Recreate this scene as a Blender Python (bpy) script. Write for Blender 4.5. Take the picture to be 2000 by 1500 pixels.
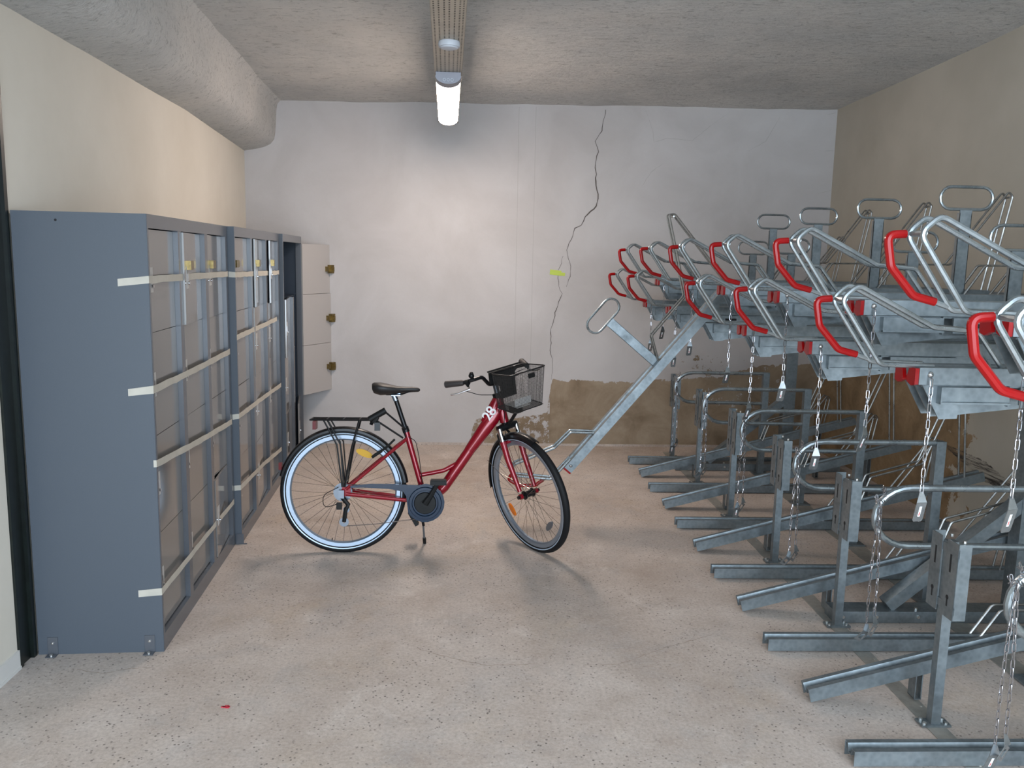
import bpy, bmesh, math, random
from mathutils import Vector, Matrix, noise
random.seed(7)
D = bpy.data
SC = bpy.context.scene
COL = SC.collection
for o in list(D.objects): D.objects.remove(o)

# ------------------------------------------------------------------ camera, world, light, exposure
cam_d = D.cameras.new('camera'); cam_d.sensor_width = 36.0; cam_d.sensor_fit = 'HORIZONTAL'
cam_d.lens = 1635.3 / 2000 * 36; cam_d.clip_start = 0.05
cam = D.objects.new('camera', cam_d); COL.objects.link(cam)
_R = ((0.9981681, -0.0133508, -0.0590105), (-0.0563779, 0.1486832, -0.9872765), (0.0219549, 0.9887948, 0.1476581))
cam.matrix_world = Matrix.Translation((0, 0, 1.6578)) @ Matrix(_R).to_4x4()
SC.camera = cam
SC.view_settings.view_transform = 'Standard'; SC.view_settings.look = 'None'
SC.view_settings.gamma = 1.0; SC.view_settings.use_curve_mapping = False
SC.view_settings.exposure = 1.32

wd = D.worlds.new('overcast_daylight'); SC.world = wd; wd.use_nodes = True
wn = wd.node_tree; wn.nodes.clear()
bg = wn.nodes.new('ShaderNodeBackground'); bg.inputs[0].default_value = (0.72, 0.86, 1.0, 1); bg.inputs[1].default_value = 3.4
wo = wn.nodes.new('ShaderNodeOutputWorld'); wn.links.new(bg.outputs[0], wo.inputs[0])

# daylight enters through the open end of the room behind the camera (portal = sampling guide only)
pl = D.lights.new('doorway_portal', 'AREA'); pl.shape = 'RECTANGLE'; pl.size = 4.9; pl.size_y = 3.1
pl.cycles.is_portal = True
plo = D.objects.new('doorway_portal', pl); COL.objects.link(plo)
plo.location = (0.73, -1.2, 1.6); plo.rotation_euler = (math.radians(90), 0, 0)

LAMP_EMIT = 27.0

# ------------------------------------------------------------------ node helpers
class NT:
    def __init__(s, name):
        s.m = D.materials.new(name); s.m.use_nodes = True
        s.t = s.m.node_tree; s.t.nodes.clear()
        s.out = s.n('ShaderNodeOutputMaterial'); s.b = s.n('ShaderNodeBsdfPrincipled')
        s.l(s.b.outputs[0], s.out.inputs[0]); s.tc = None
    def n(s, typ, **kw):
        nd = s.t.nodes.new(typ)
        for k, v in kw.items(): setattr(nd, k, v)
        return nd
    def l(s, a, b): s.t.links.new(a, b)
    def co(s):
        if not s.tc: s.tc = s.n('ShaderNodeTexCoord')
        return s.tc.outputs['Object']
    def noise(s, scale, detail=4, rough=.55, dist=0.0, vec=None):
        nd = s.n('ShaderNodeTexNoise'); nd.inputs['Scale'].default_value = scale
        nd.inputs['Detail'].default_value = detail; nd.inputs['Roughness'].default_value = rough
        nd.inputs['Distortion'].default_value = dist
        s.l(vec if vec is not None else s.co(), nd.inputs['Vector']); return nd.outputs['Fac']
    def voro(s, scale, feat='F1', vec=None):
        nd = s.n('ShaderNodeTexVoronoi'); nd.feature = feat; nd.inputs['Scale'].default_value = scale
        s.l(vec if vec is not None else s.co(), nd.inputs['Vector']); return nd.outputs
    def ramp(s, fac, stops, interp='LINEAR'):
        nd = s.n('ShaderNodeValToRGB'); cr = nd.color_ramp; cr.interpolation = interp
        while len(cr.elements) < len(stops): cr.elements.new(0.5)
        for e, (p, c) in zip(cr.elements, stops):
            e.position = p; e.color = (c, c, c, 1) if not hasattr(c, '__len__') else (c[0], c[1], c[2], 1)
        s.l(fac, nd.inputs[0]); return nd.outputs[0]
    def math(s, op, a, b=None, clamp=False):
        nd = s.n('ShaderNodeMath', operation=op, use_clamp=clamp)
        for i, v in enumerate((a, b)):
            if v is None: continue
            if isinstance(v, (int, float)): nd.inputs[i].default_value = v
            else: s.l(v, nd.inputs[i])
        return nd.outputs[0]
    def mix(s, fac, a, b, mode='MIX'):
        nd = s.n('ShaderNodeMix', data_type='RGBA', blend_type=mode)
        for i, v in ((0, fac), (6, a), (7, b)):
            if isinstance(v, (int, float)): nd.inputs[i].default_value = v
            elif hasattr(v, '__len__'): nd.inputs[i].default_value = (v[0], v[1], v[2], 1)
            else: s.l(v, nd.inputs[i])
        return nd.outputs[2]
    def bump(s, h, strength, dist=0.01):
        nd = s.n('ShaderNodeBump'); nd.inputs['Strength'].default_value = strength
        nd.inputs['Distance'].default_value = dist; s.l(h, nd.inputs['Height'])
        s.l(nd.outputs[0], s.b.inputs['Normal'])
    def base(s, c):
        if hasattr(c, '__len__'): s.b.inputs['Base Color'].default_value = (c[0], c[1], c[2], 1)
        else: s.l(c, s.b.inputs['Base Color'])
        return s
    def set(s, **kw):
        for k, v in kw.items():
            nm = k.replace('_', ' ')
            if isinstance(v, (int, float)): s.b.inputs[nm].default_value = v
            else: s.l(v, s.b.inputs[nm])
        return s

def simple(name, c, rough=.5, metal=0.0, spec=.5, var=0.0, scale=30, **kw):
    t = NT(name)
    if var:
        f = t.noise(scale, 3)
        a = [max(0, x * (1 - var)) for x in c]; b = [min(1, x * (1 + var)) for x in c]
        t.base(t.ramp(f, [(.3, a), (.7, b)]))
    else: t.base(c)
    t.set(Roughness=rough, Metallic=metal); t.b.inputs['Specular IOR Level'].default_value = spec
    for k, v in kw.items(): t.b.inputs[k.replace('_', ' ')].default_value = v
    return t.m

def galv(name, lo, hi, rough=.42, metal=.75):
    t = NT(name)
    v = t.voro(55)
    f = t.noise(9, 4, .6)
    k = t.math('ADD', t.math('MULTIPLY', v['Distance'], .25), t.math('MULTIPLY', f, .8))
    t.base(t.ramp(k, [(.3, lo), (.75, hi)]))
    t.l(t.ramp(t.noise(14, 4), [(.3, rough - .1), (.7, rough + .12)]), t.b.inputs['Roughness'])
    t.set(Metallic=metal)
    t.bump(f, .08, .004)
    return t.m

M = {}
M['galv'] = galv('galvanised_steel', (.15, .175, .19), (.265, .30, .315))
M['galv_tube'] = galv('galvanised_tube', (.24, .275, .29), (.40, .44, .46), .30, .85)
M['wire'] = galv('galvanised_wire', (.22, .22, .21), (.36, .355, .34), .32, .85)
M['chain'] = simple('zinc_chain', (.50, .50, .53), .22, 1.0)
M['plate'] = galv('zinc_plate', (.30, .33, .35), (.44, .47, .49), .25, .9)
M['red_plastic'] = simple('red_plastic', (.27, .002, .003), .22, spec=.35)
M['strip'] = galv('dusty_floor_steel', (.26, .25, .225), (.36, .345, .31), .5, .35)
M['hole'] = simple('painted_hole_shade', (.008, .008, .009), .8)  # near-black colour painting the shade inside slots and holes
M['bolt'] = simple('zinc_bolt', (.66, .65, .62), .3, .95)
M['sticker'] = simple('white_sticker', (.85, .85, .84), .4)
M['sticker_red'] = simple('red_print', (.6, .05, .05), .5)
M['tape'] = simple('masking_tape', (.46, .43, .37), .6, var=.08, scale=12)
M['yellow_tape'] = simple('yellow_tape', (.42, .52, .05), .5)
M['locker_side'] = simple('slate_blue_locker_paint', (.066, .079, .098), .5, var=.03, scale=200)
M['locker_frame'] = simple('locker_frame_paint', (.085, .093, .108), .24, .1, 1.0, var=.03, scale=120)
M['locker_inside'] = simple('shaded_locker_inside', (.012, .020, .036), .5)  # locker paint taken down to navy: compartment shade put into the colour
M['door'] = simple('glossy_door_laminate', (.205, .195, .185), .09, .18, .8)
M['door_in'] = simple('pale_door_inside', (.40, .375, .36), .35, .0)
M['brass'] = simple('brass_lock', (.22, .16, .065), .32, .9, var=.3, scale=60)
M['key_label'] = simple('pale_key_plate', (.46, .44, .42), .6)
M['black'] = simple('black_paint', (.006, .006, .007), .3, spec=.3)
M['black_matt'] = simple('black_plastic', (.007, .007, .007), .55, spec=.25)
M['rubber'] = simple('tyre_rubber', (.007, .007, .008), .62, spec=.25)
M['saddle'] = simple('black_saddle_cover', (.013, .011, .011), .5)
M['grip'] = simple('dark_grip_rubber', (.030, .024, .023), .6)
M['chrome'] = simple('polished_metal', (.60, .61, .63), .12, 1.0)
M['rim'] = simple('silver_rim', (.30, .355, .43), .28, .8)
M['reflect_band'] = simple('reflective_tyre_band', (.38, .46, .56), .3, .3)
M['spoke'] = simple('steel_spoke', (.42, .40, .37), .25, 1.0)
M['alu'] = simple('grey_alloy', (.18, .20, .23), .35, .8)
M['red_frame'] = simple('raspberry_red_paint', (.23, .002, .011), .2, .2, .4, Coat_Weight=.5, Coat_Roughness=.06)
M['white_print'] = simple('white_number', (.75, .73, .73), .5)
M['guard'] = simple('slate_blue_gloss', (.010, .024, .050), .14, .1, .5, Coat_Weight=.2)
M['amber'] = simple('amber_reflector', (.55, .13, .008), .2)
M['yellow_refl'] = simple('yellow_reflector', (.55, .30, .006), .35, spec=.25)
M['red_refl'] = simple('red_reflector', (.12, .003, .004), .3, spec=.25)
M['mesh_wire'] = simple('dark_mesh_wire', (.03, .027, .025), .4, .5)
M['tray'] = simple('cable_tray_steel', (.50, .45, .37), .45, .35, var=.08, scale=8)
M['lamp_body'] = simple('grey_lamp_housing', (.30, .31, .36), .5)
M['sensor'] = simple('white_sensor', (.52, .55, .60), .45)
M['column'] = simple('black_green_paint', (.004, .007, .006), .35, var=.4, scale=20)
M['skirt'] = simple('white_skirting', (.62, .60, .57), .5)
M['crack'] = simple('dark_crack', (.10, .085, .075), .9)  # dark brown surface marks along the wall cracks
M['floor_crack'] = simple('floor_crack_dirt', (.26, .20, .15), .9)
M['seam'] = simple('pencil_seam', (.36, .34, .32), .9)
M['speck'] = simple('pink_scrap', (.6, .03, .06), .5)
t = NT('lamp_diffuser'); t.base((.9, .9, .9))
t.b.inputs['Emission Color'].default_value = (1.0, .84, .73, 1); t.b.inputs['Emission Strength'].default_value = LAMP_EMIT
M['diffuser'] = t.m

# floor: worn exposed-aggregate concrete
t = NT('worn_concrete')
big = t.noise(.9, 5, .6, .4); mid = t.noise(4.5, 6, .65, .3)
c = t.ramp(t.math('ADD', t.math('MULTIPLY', big, .6), t.math('MULTIPLY', mid, .4)),
           [(.32, (.36, .285, .235)), (.45, (.46, .385, .335)), (.57, (.54, .465, .415)), (.70, (.62, .55, .505))])
tan = t.ramp(t.noise(1.6, 4, .6, .8), [(.55, 0), (.75, .55)])
c = t.mix(tan, c, (.50, .39, .28))
c = t.mix(t.ramp(t.noise(2.6, 7, .72, .5), [(.50, 0), (.66, .55)]), c, (.40, .365, .345))
c = t.mix(t.ramp(t.noise(3.3, 7, .72, 1.0), [(.56, 0), (.70, .5)]), c, (.68, .615, .565))
fine = t.noise(70, 3, .7)
c = t.mix(t.ramp(fine, [(.35, .35), (.6, 0)]), c, (.22, .18, .15))
c = t.mix(t.ramp(t.noise(120, 2, .7), [(.62, 0), (.72, .45)]), c, (.66, .62, .57))
sp = t.voro(46)['Distance']
spot = t.math('MULTIPLY', t.ramp(sp, [(.14, 1), (.22, 0)]), t.ramp(t.noise(2.2, 4, .7), [(.40, .25), (.58, .9)]))
c = t.mix(spot, c, (.13, .11, .095))
t.base(c).set(Roughness=.72)
t.bump(t.math('ADD', fine, t.math('MULTIPLY', mid, 2.0)), .25, .004)
M['floor'] = t.m

# ceiling: rough sprayed plaster
t = NT('rough_sprayed_plaster')
mp = t.n('ShaderNodeMapping'); mp.inputs['Scale'].default_value = (.42, 1.0, 1.0); t.l(t.co(), mp.inputs[0])
a = t.noise(22, 8, .72, .5, mp.outputs[0]); b2 = t.noise(1.3, 5, .6)
c = t.ramp(b2, [(.35, (.62, .61, .59)), (.65, (.76, .73, .69))])
pit = t.ramp(t.noise(34, 6, .8, 1.2, mp.outputs[0]), [(.36, .7), (.47, 0)])
c = t.mix(pit, c, (.30, .29, .27))
t.base(c).set(Roughness=.95)
t.bump(t.math('ADD', a, t.math('MULTIPLY', t.noise(60, 4, .8, 1.0, mp.outputs[0]), .6)), .9, .03)
M['ceiling'] = t.m

# back wall: pale render, bare brown plaster along the foot of the wall
def height_curve(t, coord, lo, hi, pts):
    f = t.n('ShaderNodeMapRange'); f.inputs[1].default_value = lo; f.inputs[2].default_value = hi
    t.l(coord, f.inputs[0])
    return t.ramp(f.outputs[0], [((p - lo) / (hi - lo), v) for p, v in pts])
t = NT('flaking_back_wall_plaster')
sx = t.n('ShaderNodeSeparateXYZ'); t.l(t.co(), sx.inputs[0]); X, Y, Z = sx.outputs
h = height_curve(t, X, -1.9, 3.3, [(-1.9, 0), (.06, 0), (.12, .24), (.35, .22), (.62, .27), (.775, .32), (.785, .60), (1.15, .585), (1.9, .61), (2.35, .65), (2.6, .74), (3.1, .78)])
edge = t.math('SUBTRACT', t.noise(9, 8, .72, .3), .5)
h2 = t.math('ADD', h, t.math('MULTIPLY', edge, .14))
brown = t.math('MULTIPLY', t.math('LESS_THAN', Z, h2), t.math('GREATER_THAN', h, .1))
# left-over flakes of paint / bare spots above
spots = t.math('GREATER_THAN', t.noise(10, 8, .75), .60)
zone = t.math('MULTIPLY', t.math('MULTIPLY', t.math('GREATER_THAN', X, 1.95), t.math('LESS_THAN', X, 2.9)), t.math('MULTIPLY', t.math('GREATER_THAN', Z, .36), t.math('LESS_THAN', Z, .84)))
flk = t.math('MULTIPLY', spots, zone)
brown = t.math('ABSOLUTE', t.math('SUBTRACT', brown, flk))
lz = t.math('MULTIPLY', t.math('LESS_THAN', X, .784), t.math('GREATER_THAN', t.noise(16, 8, .8), .53))
brown = t.math('MULTIPLY', brown, t.math('SUBTRACT', 1.0, lz))
pale = t.ramp(t.noise(1.4, 6, .6, .5), [(.3, (.42, .395, .385)), (.7, (.51, .49, .485))])
pale = t.mix(t.math('MULTIPLY', t.ramp(t.noise(26, 6, .8), [(.60, 0), (.72, .35)]), t.ramp(Z, [(.0, 1.0), (.9, 0)])), pale, (.38, .34, .30))
br = t.ramp(t.noise(3.5, 7, .65, .6), [(.3, (.19, .135, .085)), (.5, (.27, .205, .14)), (.7, (.35, .28, .20))])
dk = t.ramp(X, [(.0, 0), (1.0, 0)])
c = t.mix(brown, pale, br)
t.base(c).set(Roughness=.9)
t.bump(t.math('SUBTRACT', t.math('MULTIPLY', t.noise(30, 6, .7), .25), t.math('MULTIPLY', brown, .6)), .5, .008)
M['wall_back'] = t.m

t = NT('khaki_right_wall_plaster')
sx = t.n('ShaderNodeSeparateXYZ'); t.l(t.co(), sx.inputs[0]); X, Y, Z = sx.outputs
n1 = t.noise(6, 8, .7, .4)
base = t.ramp(t.noise(1.1, 5, .6), [(.3, (.36, .335, .28)), (.7, (.45, .42, .36))])
yb = t.math('ADD', 5.12, t.math('MULTIPLY', t.math('SUBTRACT', n1, .5), 1.0))
bm = t.math('MULTIPLY', t.math('GREATER_THAN', Y, yb), t.math('LESS_THAN', Z, t.math('ADD', .92, t.math('MULTIPLY', t.math('SUBTRACT', n1, .5), .4))))
br = t.ramp(t.noise(4, 7, .7, .6), [(.3, (.16, .105, .055)), (.55, (.26, .18, .10)), (.75, (.36, .27, .17))])
c = t.mix(bm, base, br)
# soot streak
ln = t.math('ADD', .40, t.math('MULTIPLY', t.math('SUBTRACT', Y, 4.654), .15))
dz = t.math('ABSOLUTE', t.math('SUBTRACT', Z, ln))
wdt = t.math('MULTIPLY', .06, t.math('SUBTRACT', 1.0, t.math('ABSOLUTE', t.math('MULTIPLY', t.math('SUBTRACT', Y, 4.85), 1.9))))
st = t.math('LESS_THAN', t.math('ADD', dz, t.math('MULTIPLY', t.math('SUBTRACT', t.noise(18, 6, .8), .5), .05)), wdt)
mq = t.n('ShaderNodeMapping'); mq.inputs['Scale'].default_value = (1, 4, 60); mq.inputs['Rotation'].default_value = (.15, 0, 0); t.l(t.co(), mq.inputs[0])
st = t.math('MULTIPLY', st, t.ramp(t.noise(1.0, 5, .7, .2, mq.outputs[0]), [(.42, 1.0), (.56, .1)]))
c = t.mix(st, c, (.03, .026, .024))
t.base(c).set(Roughness=.9); t.bump(n1, .25, .01)
M['wall_right'] = t.m

t = NT('cream_left_wall_plaster')
t.base(t.ramp(t.noise(1.2, 5, .6), [(.3, (.60, .55, .47)), (.7, (.68, .63, .55))])).set(Roughness=.85)
t.bump(t.noise(12, 6, .7), .12, .006)
M['wall_left'] = t.m

# ------------------------------------------------------------------ mesh helpers
def fillet(pts, rad, n=5):
    pts = [Vector(p) for p in pts]; out = [pts[0]]
    for i in range(1, len(pts) - 1):
        a, b, c = pts[i - 1], pts[i], pts[i + 1]
        u, v = (a - b), (c - b); lu, lv = u.length, v.length; u.normalize(); v.normalize()
        ang = u.angle(v)
        if ang > math.pi - .02: out.append(b); continue
        d = min(rad / math.tan(ang / 2), lu * .48, lv * .48)
        p0, p1 = b + u * d, b + v * d
        for k in range(n + 1):
            s = k / n
            out.append(p0 * (1 - s) ** 2 + b * 2 * s * (1 - s) + p1 * s * s)
    out.append(pts[-1]); return out

class MB:
    def __init__(s): s.v = []; s.f = []
    def add(s, vs, fs):
        b = len(s.v); s.v += [tuple(x) for x in vs]; s.f += [tuple(b + i for i in f) for f in fs]; return s
    def box(s, x0, x1, y0, y1, z0, z1, T=None):
        vs = [Vector((x, y, z)) for x in (x0, x1) for y in (y0, y1) for z in (z0, z1)]
        if T: vs = [T @ v for v in vs]
        return s.add(vs, [(0, 1, 3, 2), (4, 6, 7, 5), (0, 4, 5, 1), (2, 3, 7, 6), (0, 2, 6, 4), (1, 5, 7, 3)])
    def tube(s, pts, r, seg=8, closed=False, T=None, flat=1.0):
        pts = [Vector(p) for p in pts]
        if T: pts = [T @ p for p in pts]
        n = len(pts); rs = r if hasattr(r, '__len__') else [r] * n
        tg = []
        for i in range(n):
            if closed: d = pts[(i + 1) % n] - pts[i - 1]
            else: d = pts[min(i + 1, n - 1)] - pts[max(i - 1, 0)]
            tg.append(d.normalized())
        up = Vector((0, 1, 0))
        if abs(tg[0].dot(up)) > .9: up = Vector((0, 0, 1))
        nrm = (up - tg[0] * up.dot(tg[0])).normalized(); vs = []
        for i in range(n):
            nrm = (nrm - tg[i] * nrm.dot(tg[i])).normalized(); bn = tg[i].cross(nrm)
            for k in range(seg):
                a = 2 * math.pi * k / seg
                vs.append(pts[i] + nrm * (math.cos(a) * rs[i]) + bn * (math.sin(a) * rs[i] * flat))
        fs = []
        m = n if closed else n - 1
        for i in range(m):
            j = (i + 1) % n
            for k in range(seg):
                q = (k + 1) % seg
                fs.append((i * seg + k, i * seg + q, j * seg + q, j * seg + k))
        if not closed: fs += [tuple(range(seg))[::-1], tuple((n - 1) * seg + k for k in range(seg))]
        return s.add(vs, fs)
    def cyl(s, p0, p1, r, seg=12, r1=None): return s.tube([p0, p1], [r, r if r1 is None else r1], seg)
    def prism(s, poly, ax, t0, t1, T=None):
        def P(a, b, t):
            v = {'x': (t, a, b), 'y': (a, t, b), 'z': (a, b, t)}[ax]
            v = Vector(v); return T @ v if T else v
        n = len(poly)
        vs = [P(a, b, t0) for a, b in poly] + [P(a, b, t1) for a, b in poly]
        fs = [tuple(range(n)), tuple(range(2 * n - 1, n - 1, -1))] + [(i, i + n, (i + 1) % n + n, (i + 1) % n) for i in range(n)]
        return s.add(vs, fs)
    def ring(s, c, prof, axis='y', seg=48, T=None, a0=0, a1=2 * math.pi):
        # lathe of profile [(radius, offset along axis)] closed loop, about axis through c
        full = abs(a1 - a0 - 2 * math.pi) < 1e-6; n = seg if full else seg + 1; m = len(prof); vs = []
        for i in range(n):
            a = a0 + (a1 - a0) * i / seg
            for r, o in prof:
                if axis == 'y': v = Vector((c[0] + r * math.cos(a), c[1] + o, c[2] + r * math.sin(a)))
                elif axis == 'x': v = Vector((c[0] + o, c[1] + r * math.cos(a), c[2] + r * math.sin(a)))
                else: v = Vector((c[0] + r * math.cos(a), c[1] + r * math.sin(a), c[2] + o))
                vs.append(T @ v if T else v)
        fs = []
        for i in range(seg):
            j = (i + 1) % n
            for k in range(m):
                q = (k + 1) % m
                fs.append((i * m + k, j * m + k, j * m + q, i * m + q))
        if not full: fs += [tuple(range(m)), tuple((n - 1) * m + k for k in range(m))[::-1]]
        return s.add(vs, fs)
    def ball(s, c, r, seg=10, sc=(1, 1, 1), T=None):
        vs = []; fs = []; n = seg // 2 + 1
        for i in range(n + 1):
            th = math.pi * i / n
            for k in range(seg):
                a = 2 * math.pi * k / seg
                v = Vector((c[0] + r * sc[0] * math.sin(th) * math.cos(a), c[1] + r * sc[1] * math.sin(th) * math.sin(a), c[2] + r * sc[2] * math.cos(th)))
                vs.append(T @ v if T else v)
        for i in range(n):
            for k in range(seg):
                q = (k + 1) % seg; fs.append((i * seg + k, i * seg + q, (i + 1) * seg + q, (i + 1) * seg + k))
        return s.add(vs, fs)
    def build(s, name, mat, parent=None, angle=35, T=None):
        me = D.meshes.new(name); me.from_pydata([tuple(T @ Vector(v)) for v in s.v] if T else s.v, [], s.f)
        bm = bmesh.new(); bm.from_mesh(me); bmesh.ops.remove_doubles(bm, verts=bm.verts, dist=1e-6)
        bmesh.ops.recalc_face_normals(bm, faces=bm.faces); bm.to_mesh(me); bm.free()
        me.polygons.foreach_set('use_smooth', [True] * len(me.polygons)); me.set_sharp_from_angle(angle=math.radians(angle))
        me.materials.append(M[mat] if isinstance(mat, str) else mat)
        o = D.objects.new(name, me); COL.objects.link(o)
        if parent: o.parent = parent
        return o

def sheet(path, th):
    """closed 2D outline of a folded sheet that follows path with thickness th (to its left)"""
    P = [Vector(p) for p in path]; off = []
    for i, p in enumerate(P):
        ns = []
        if i > 0: d = (P[i] - P[i - 1]).normalized(); ns.append(Vector((-d.y, d.x)))
        if i < len(P) - 1: d = (P[i + 1] - P[i]).normalized(); ns.append(Vector((-d.y, d.x)))
        n = sum(ns, Vector((0, 0))); n.normalize(); k = 1 / max(.4, n.dot(ns[0]))
        off.append(p + n * th * k)
    return [tuple(p) for p in P] + [tuple(p) for p in reversed(off)]
def ext_sheet(mb, path, th, ax, t0, t1, T=None):
    # as strips of quads: both skins + edges + end quads, so concave folds stay clean
    pl = sheet(path, th); n = len(path); A = pl[:n]; B = pl[n:][::-1]
    for i in range(n - 1):
        mb.prism([A[i], A[i + 1], B[i + 1], B[i]], ax, t0, t1, T)

def tag(o, label=None, cat=None, group=None, kind=None):
    if label: o['label'] = label
    if cat: o['category'] = cat
    if group: o['group'] = group
    if kind: o['kind'] = kind
    return o
def empty(name, loc, rz=0.0):
    o = D.objects.new(name, None); COL.objects.link(o); o.location = loc; o.rotation_euler = (0, 0, rz); o.empty_display_size = .05
    return o
def kids(o): return [c for c in o.children]
def copy_tree(o, parent=None):
    c = o.copy(); COL.objects.link(c)
    if parent: c.parent = parent
    for ch in kids(o): copy_tree(ch, c)
    return c
def struct(name, mb, mat, label=None):
    o = mb.build(name, mat); o['kind'] = 'structure'; return o

# ------------------------------------------------------------------ the room
def grid(mb, P, nu, nv):
    vs = [P(i / nu, j / nv) for i in range(nu + 1) for j in range(nv + 1)]
    fs = [(i * (nv + 1) + j, (i + 1) * (nv + 1) + j, (i + 1) * (nv + 1) + j + 1, i * (nv + 1) + j + 1) for i in range(nu) for j in range(nv)]
    mb.add(vs, fs)
YB = 7.36; XR = 3.215; YF = -1.2
def xl(y): return -1.758 - .0240 * (y - 3.24) if y > 3.24 else -1.750
def zc(x, y):
    return 2.926 + .015 * (x + 1.5) + .027 * (YB - y) + .012 * noise.noise(Vector((x * 1.3, y * 1.1, .4))) + .006 * noise.noise(Vector((x * 5, y * 4, 2)))
m = MB(); m.box(-3.2, 3.6, -4.5, YB + .3, -.15, 0); fl = struct('floor', m, 'floor')
m = MB(); m.box(-2.2, XR + .2, YB, YB + .2, -.1, 3.3); wb = struct('wall_back', m, 'wall_back')
m = MB(); m.box(XR, XR + .2, YF, YB + .2, -.1, 3.5); wr = struct('wall_right', m, 'wall_right')
m = MB(); m.prism([(xl(3.24), 3.34), (xl(YB), YB + .05), (-2.2, YB + .05), (-2.2, 3.34)], 'z', -.1, 3.3); struct('wall_left', m, 'wall_left')
m = MB(); m.prism([(-1.750, YF), (-1.750, 3.236), (-2.2, 3.236), (-2.2, YF)], 'z', -.1, 3.4); struct('wall_left_front', m, 'wall_left')
m = MB(); m.box(-1.751, -1.742, YF, 3.238, 0, .078); m.box(-1.751, -1.738, YF, 3.238, 0, .012); o = struct('baseboard_left', m, 'skirt')
m = MB(); m.box(-1.90, -1.741, 3.238, 3.262, 0, 3.2); m.box(-1.90, -1.750, 3.262, 3.330, 0, 3.2); m.box(-1.90, -1.7345, 3.330, 3.3535, 0, 3.2)
struct('trim_1', m, 'column')
m = MB()
grid(m, lambda a, b: (lambda x, y: (x, y, zc(x, y)))(-2.2 + a * 5.6, YF + b * (YB + .1 - YF)), 90, 130)
m.box(-2.2, XR + .2, YF, YB + .2, 3.3, 3.45)
struct('ceiling', m, 'ceiling')
# rounded concrete beam along the left wall
prof = [(-.30, 2.50), (-.02, 2.505), (.08, 2.52), (.17, 2.545), (.225, 2.575), (.255, 2.61), (.268, 2.66), (.272, 2.75), (.272, 2.84), (.285, 2.90), (.33, 2.94), (.42, 2.965), (.5, 3.1), (-.3, 3.1)]
m = MB(); ny = 70; vs = []; fs = []; n = len(prof)
for j in range(ny + 1):
    y = YF + (YB + .02 - YF) * j / ny
    grow = max(0.0, (5.4 - y)) * .030
    for (dx, z) in prof:
        x = xl(y) + dx + (grow if dx > .1 else 0)
        k = noise.noise(Vector((dx * 6, y * 1.9, z * 5))) * .012 + noise.noise(Vector((dx * 14, y * 6, z * 14))) * .006
        dz = .055 * min(1, (YB - y) / 1.6) if z < 2.9 else .03 * (YB - y)
        if z < 3.0 and dx > 0: x += k; z = z + k
        vs.append((x, y, z + dz))
for j in range(ny):
    for k in range(n):
        q = (k + 1) % n; fs.append((j * n + k, (j + 1) * n + k, (j + 1) * n + q, j * n + q))
fs += [tuple(range(n)), tuple(ny * n + k for k in range(n))[::-1]]
m.add(vs, fs); o = m.build('trim_2', 'ceiling', None, 60); o['kind'] = 'structure'

# cracks and seams on the back wall (thin marks on its face)
def crack(pts, w, mat='crack', jit=.006):
    m = MB(); P = []
    for i in range(len(pts) - 1):
        a, b = Vector(pts[i]), Vector(pts[i + 1]); n = max(1, int((b - a).length / .03))
        for k in range(n): P.append(a.lerp(b, k / n) + Vector((random.uniform(-jit, jit), random.uniform(-jit, jit) * .5)))
    P.append(Vector(pts[-1])); vs = []; fs = []
    for i, p in enumerate(P):
        d = (P[min(i + 1, len(P) - 1)] - P[max(i - 1, 0)]).normalized(); nn = Vector((-d.y, d.x))
        ww = w * (.35 + .65 * math.sin(math.pi * min(1, max(0.05, i / (len(P) - 1))))) * random.uniform(.5, 1.3) if jit else w
        for s in (-1, 1):
            q = p + nn * ww * s * .5; vs.append((q.x, YB - .0012, q.y))
    for i in range(len(P) - 1): fs.append((2 * i, 2 * i + 1, 2 * i + 3, 2 * i + 2))
    m.add(vs, fs); return m.build('crack' if mat == 'crack' else 'seam', mat, wb)
crack([(1.19, 2.937), (1.165, 2.758), (1.106, 2.671), (1.136, 2.587), (1.114, 2.449), (1.129, 2.398), (1.124, 2.337), (1.154, 2.191), (1.135, 2.13), (1.049, 2.032), (1.007, 1.961), (.954, 1.933), (.93, 1.836), (.888, 1.747), (.938, 1.606), (.932, 1.517), (.898, 1.427)], .010)
crack([(.863, 1.693), (.827, 1.568), (.825, 1.47), (.859, 1.364), (.814, 1.228), (.774, 1.047), (.774, .865), (.795, .755), (.791, .60)], .006)
for pts in ([(1.538, 2.939), (1.609, 2.754), (1.621, 2.678), (1.736, 2.716), (1.951, 2.7), (2.071, 2.803), (2.26, 2.945)], [(1.702, 2.5), (1.606, 2.428), (1.531, 2.305)],
            [(2.712, 2.925), (2.6, 2.715), (2.443, 2.625)], [(3.198, 2.974), (3.127, 2.955)], [(3.212, 2.656), (3.124, 2.648)], [(3.205, 2.315), (3.088, 2.285)]):
    crack(pts, .0035, 'seam', .004)
crack([(.449, 2.935), (.456, .823)], .003, 'seam', 0); crack([(.593, 2.94), (.600, .752)], .003, 'seam', 0)
m = MB(); m.box(.750, .850, YB - .003, YB - .001, 1.525, 1.569); m.box(.845, .885, YB - .0035, YB - .001, 1.527, 1.555)
T = Matrix.Translation((.81, 0, 1.546)) @ Matrix.Rotation(math.radians(6), 4, 'Y') @ Matrix.Translation((-.81, 0, -1.546))
o = m.build('adhesive_tape', 'yellow_tape', None, T=T); tag(o, 'short yellow-green strip of tape stuck on the crack of the back wall', 'tape')
m = MB()
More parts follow.
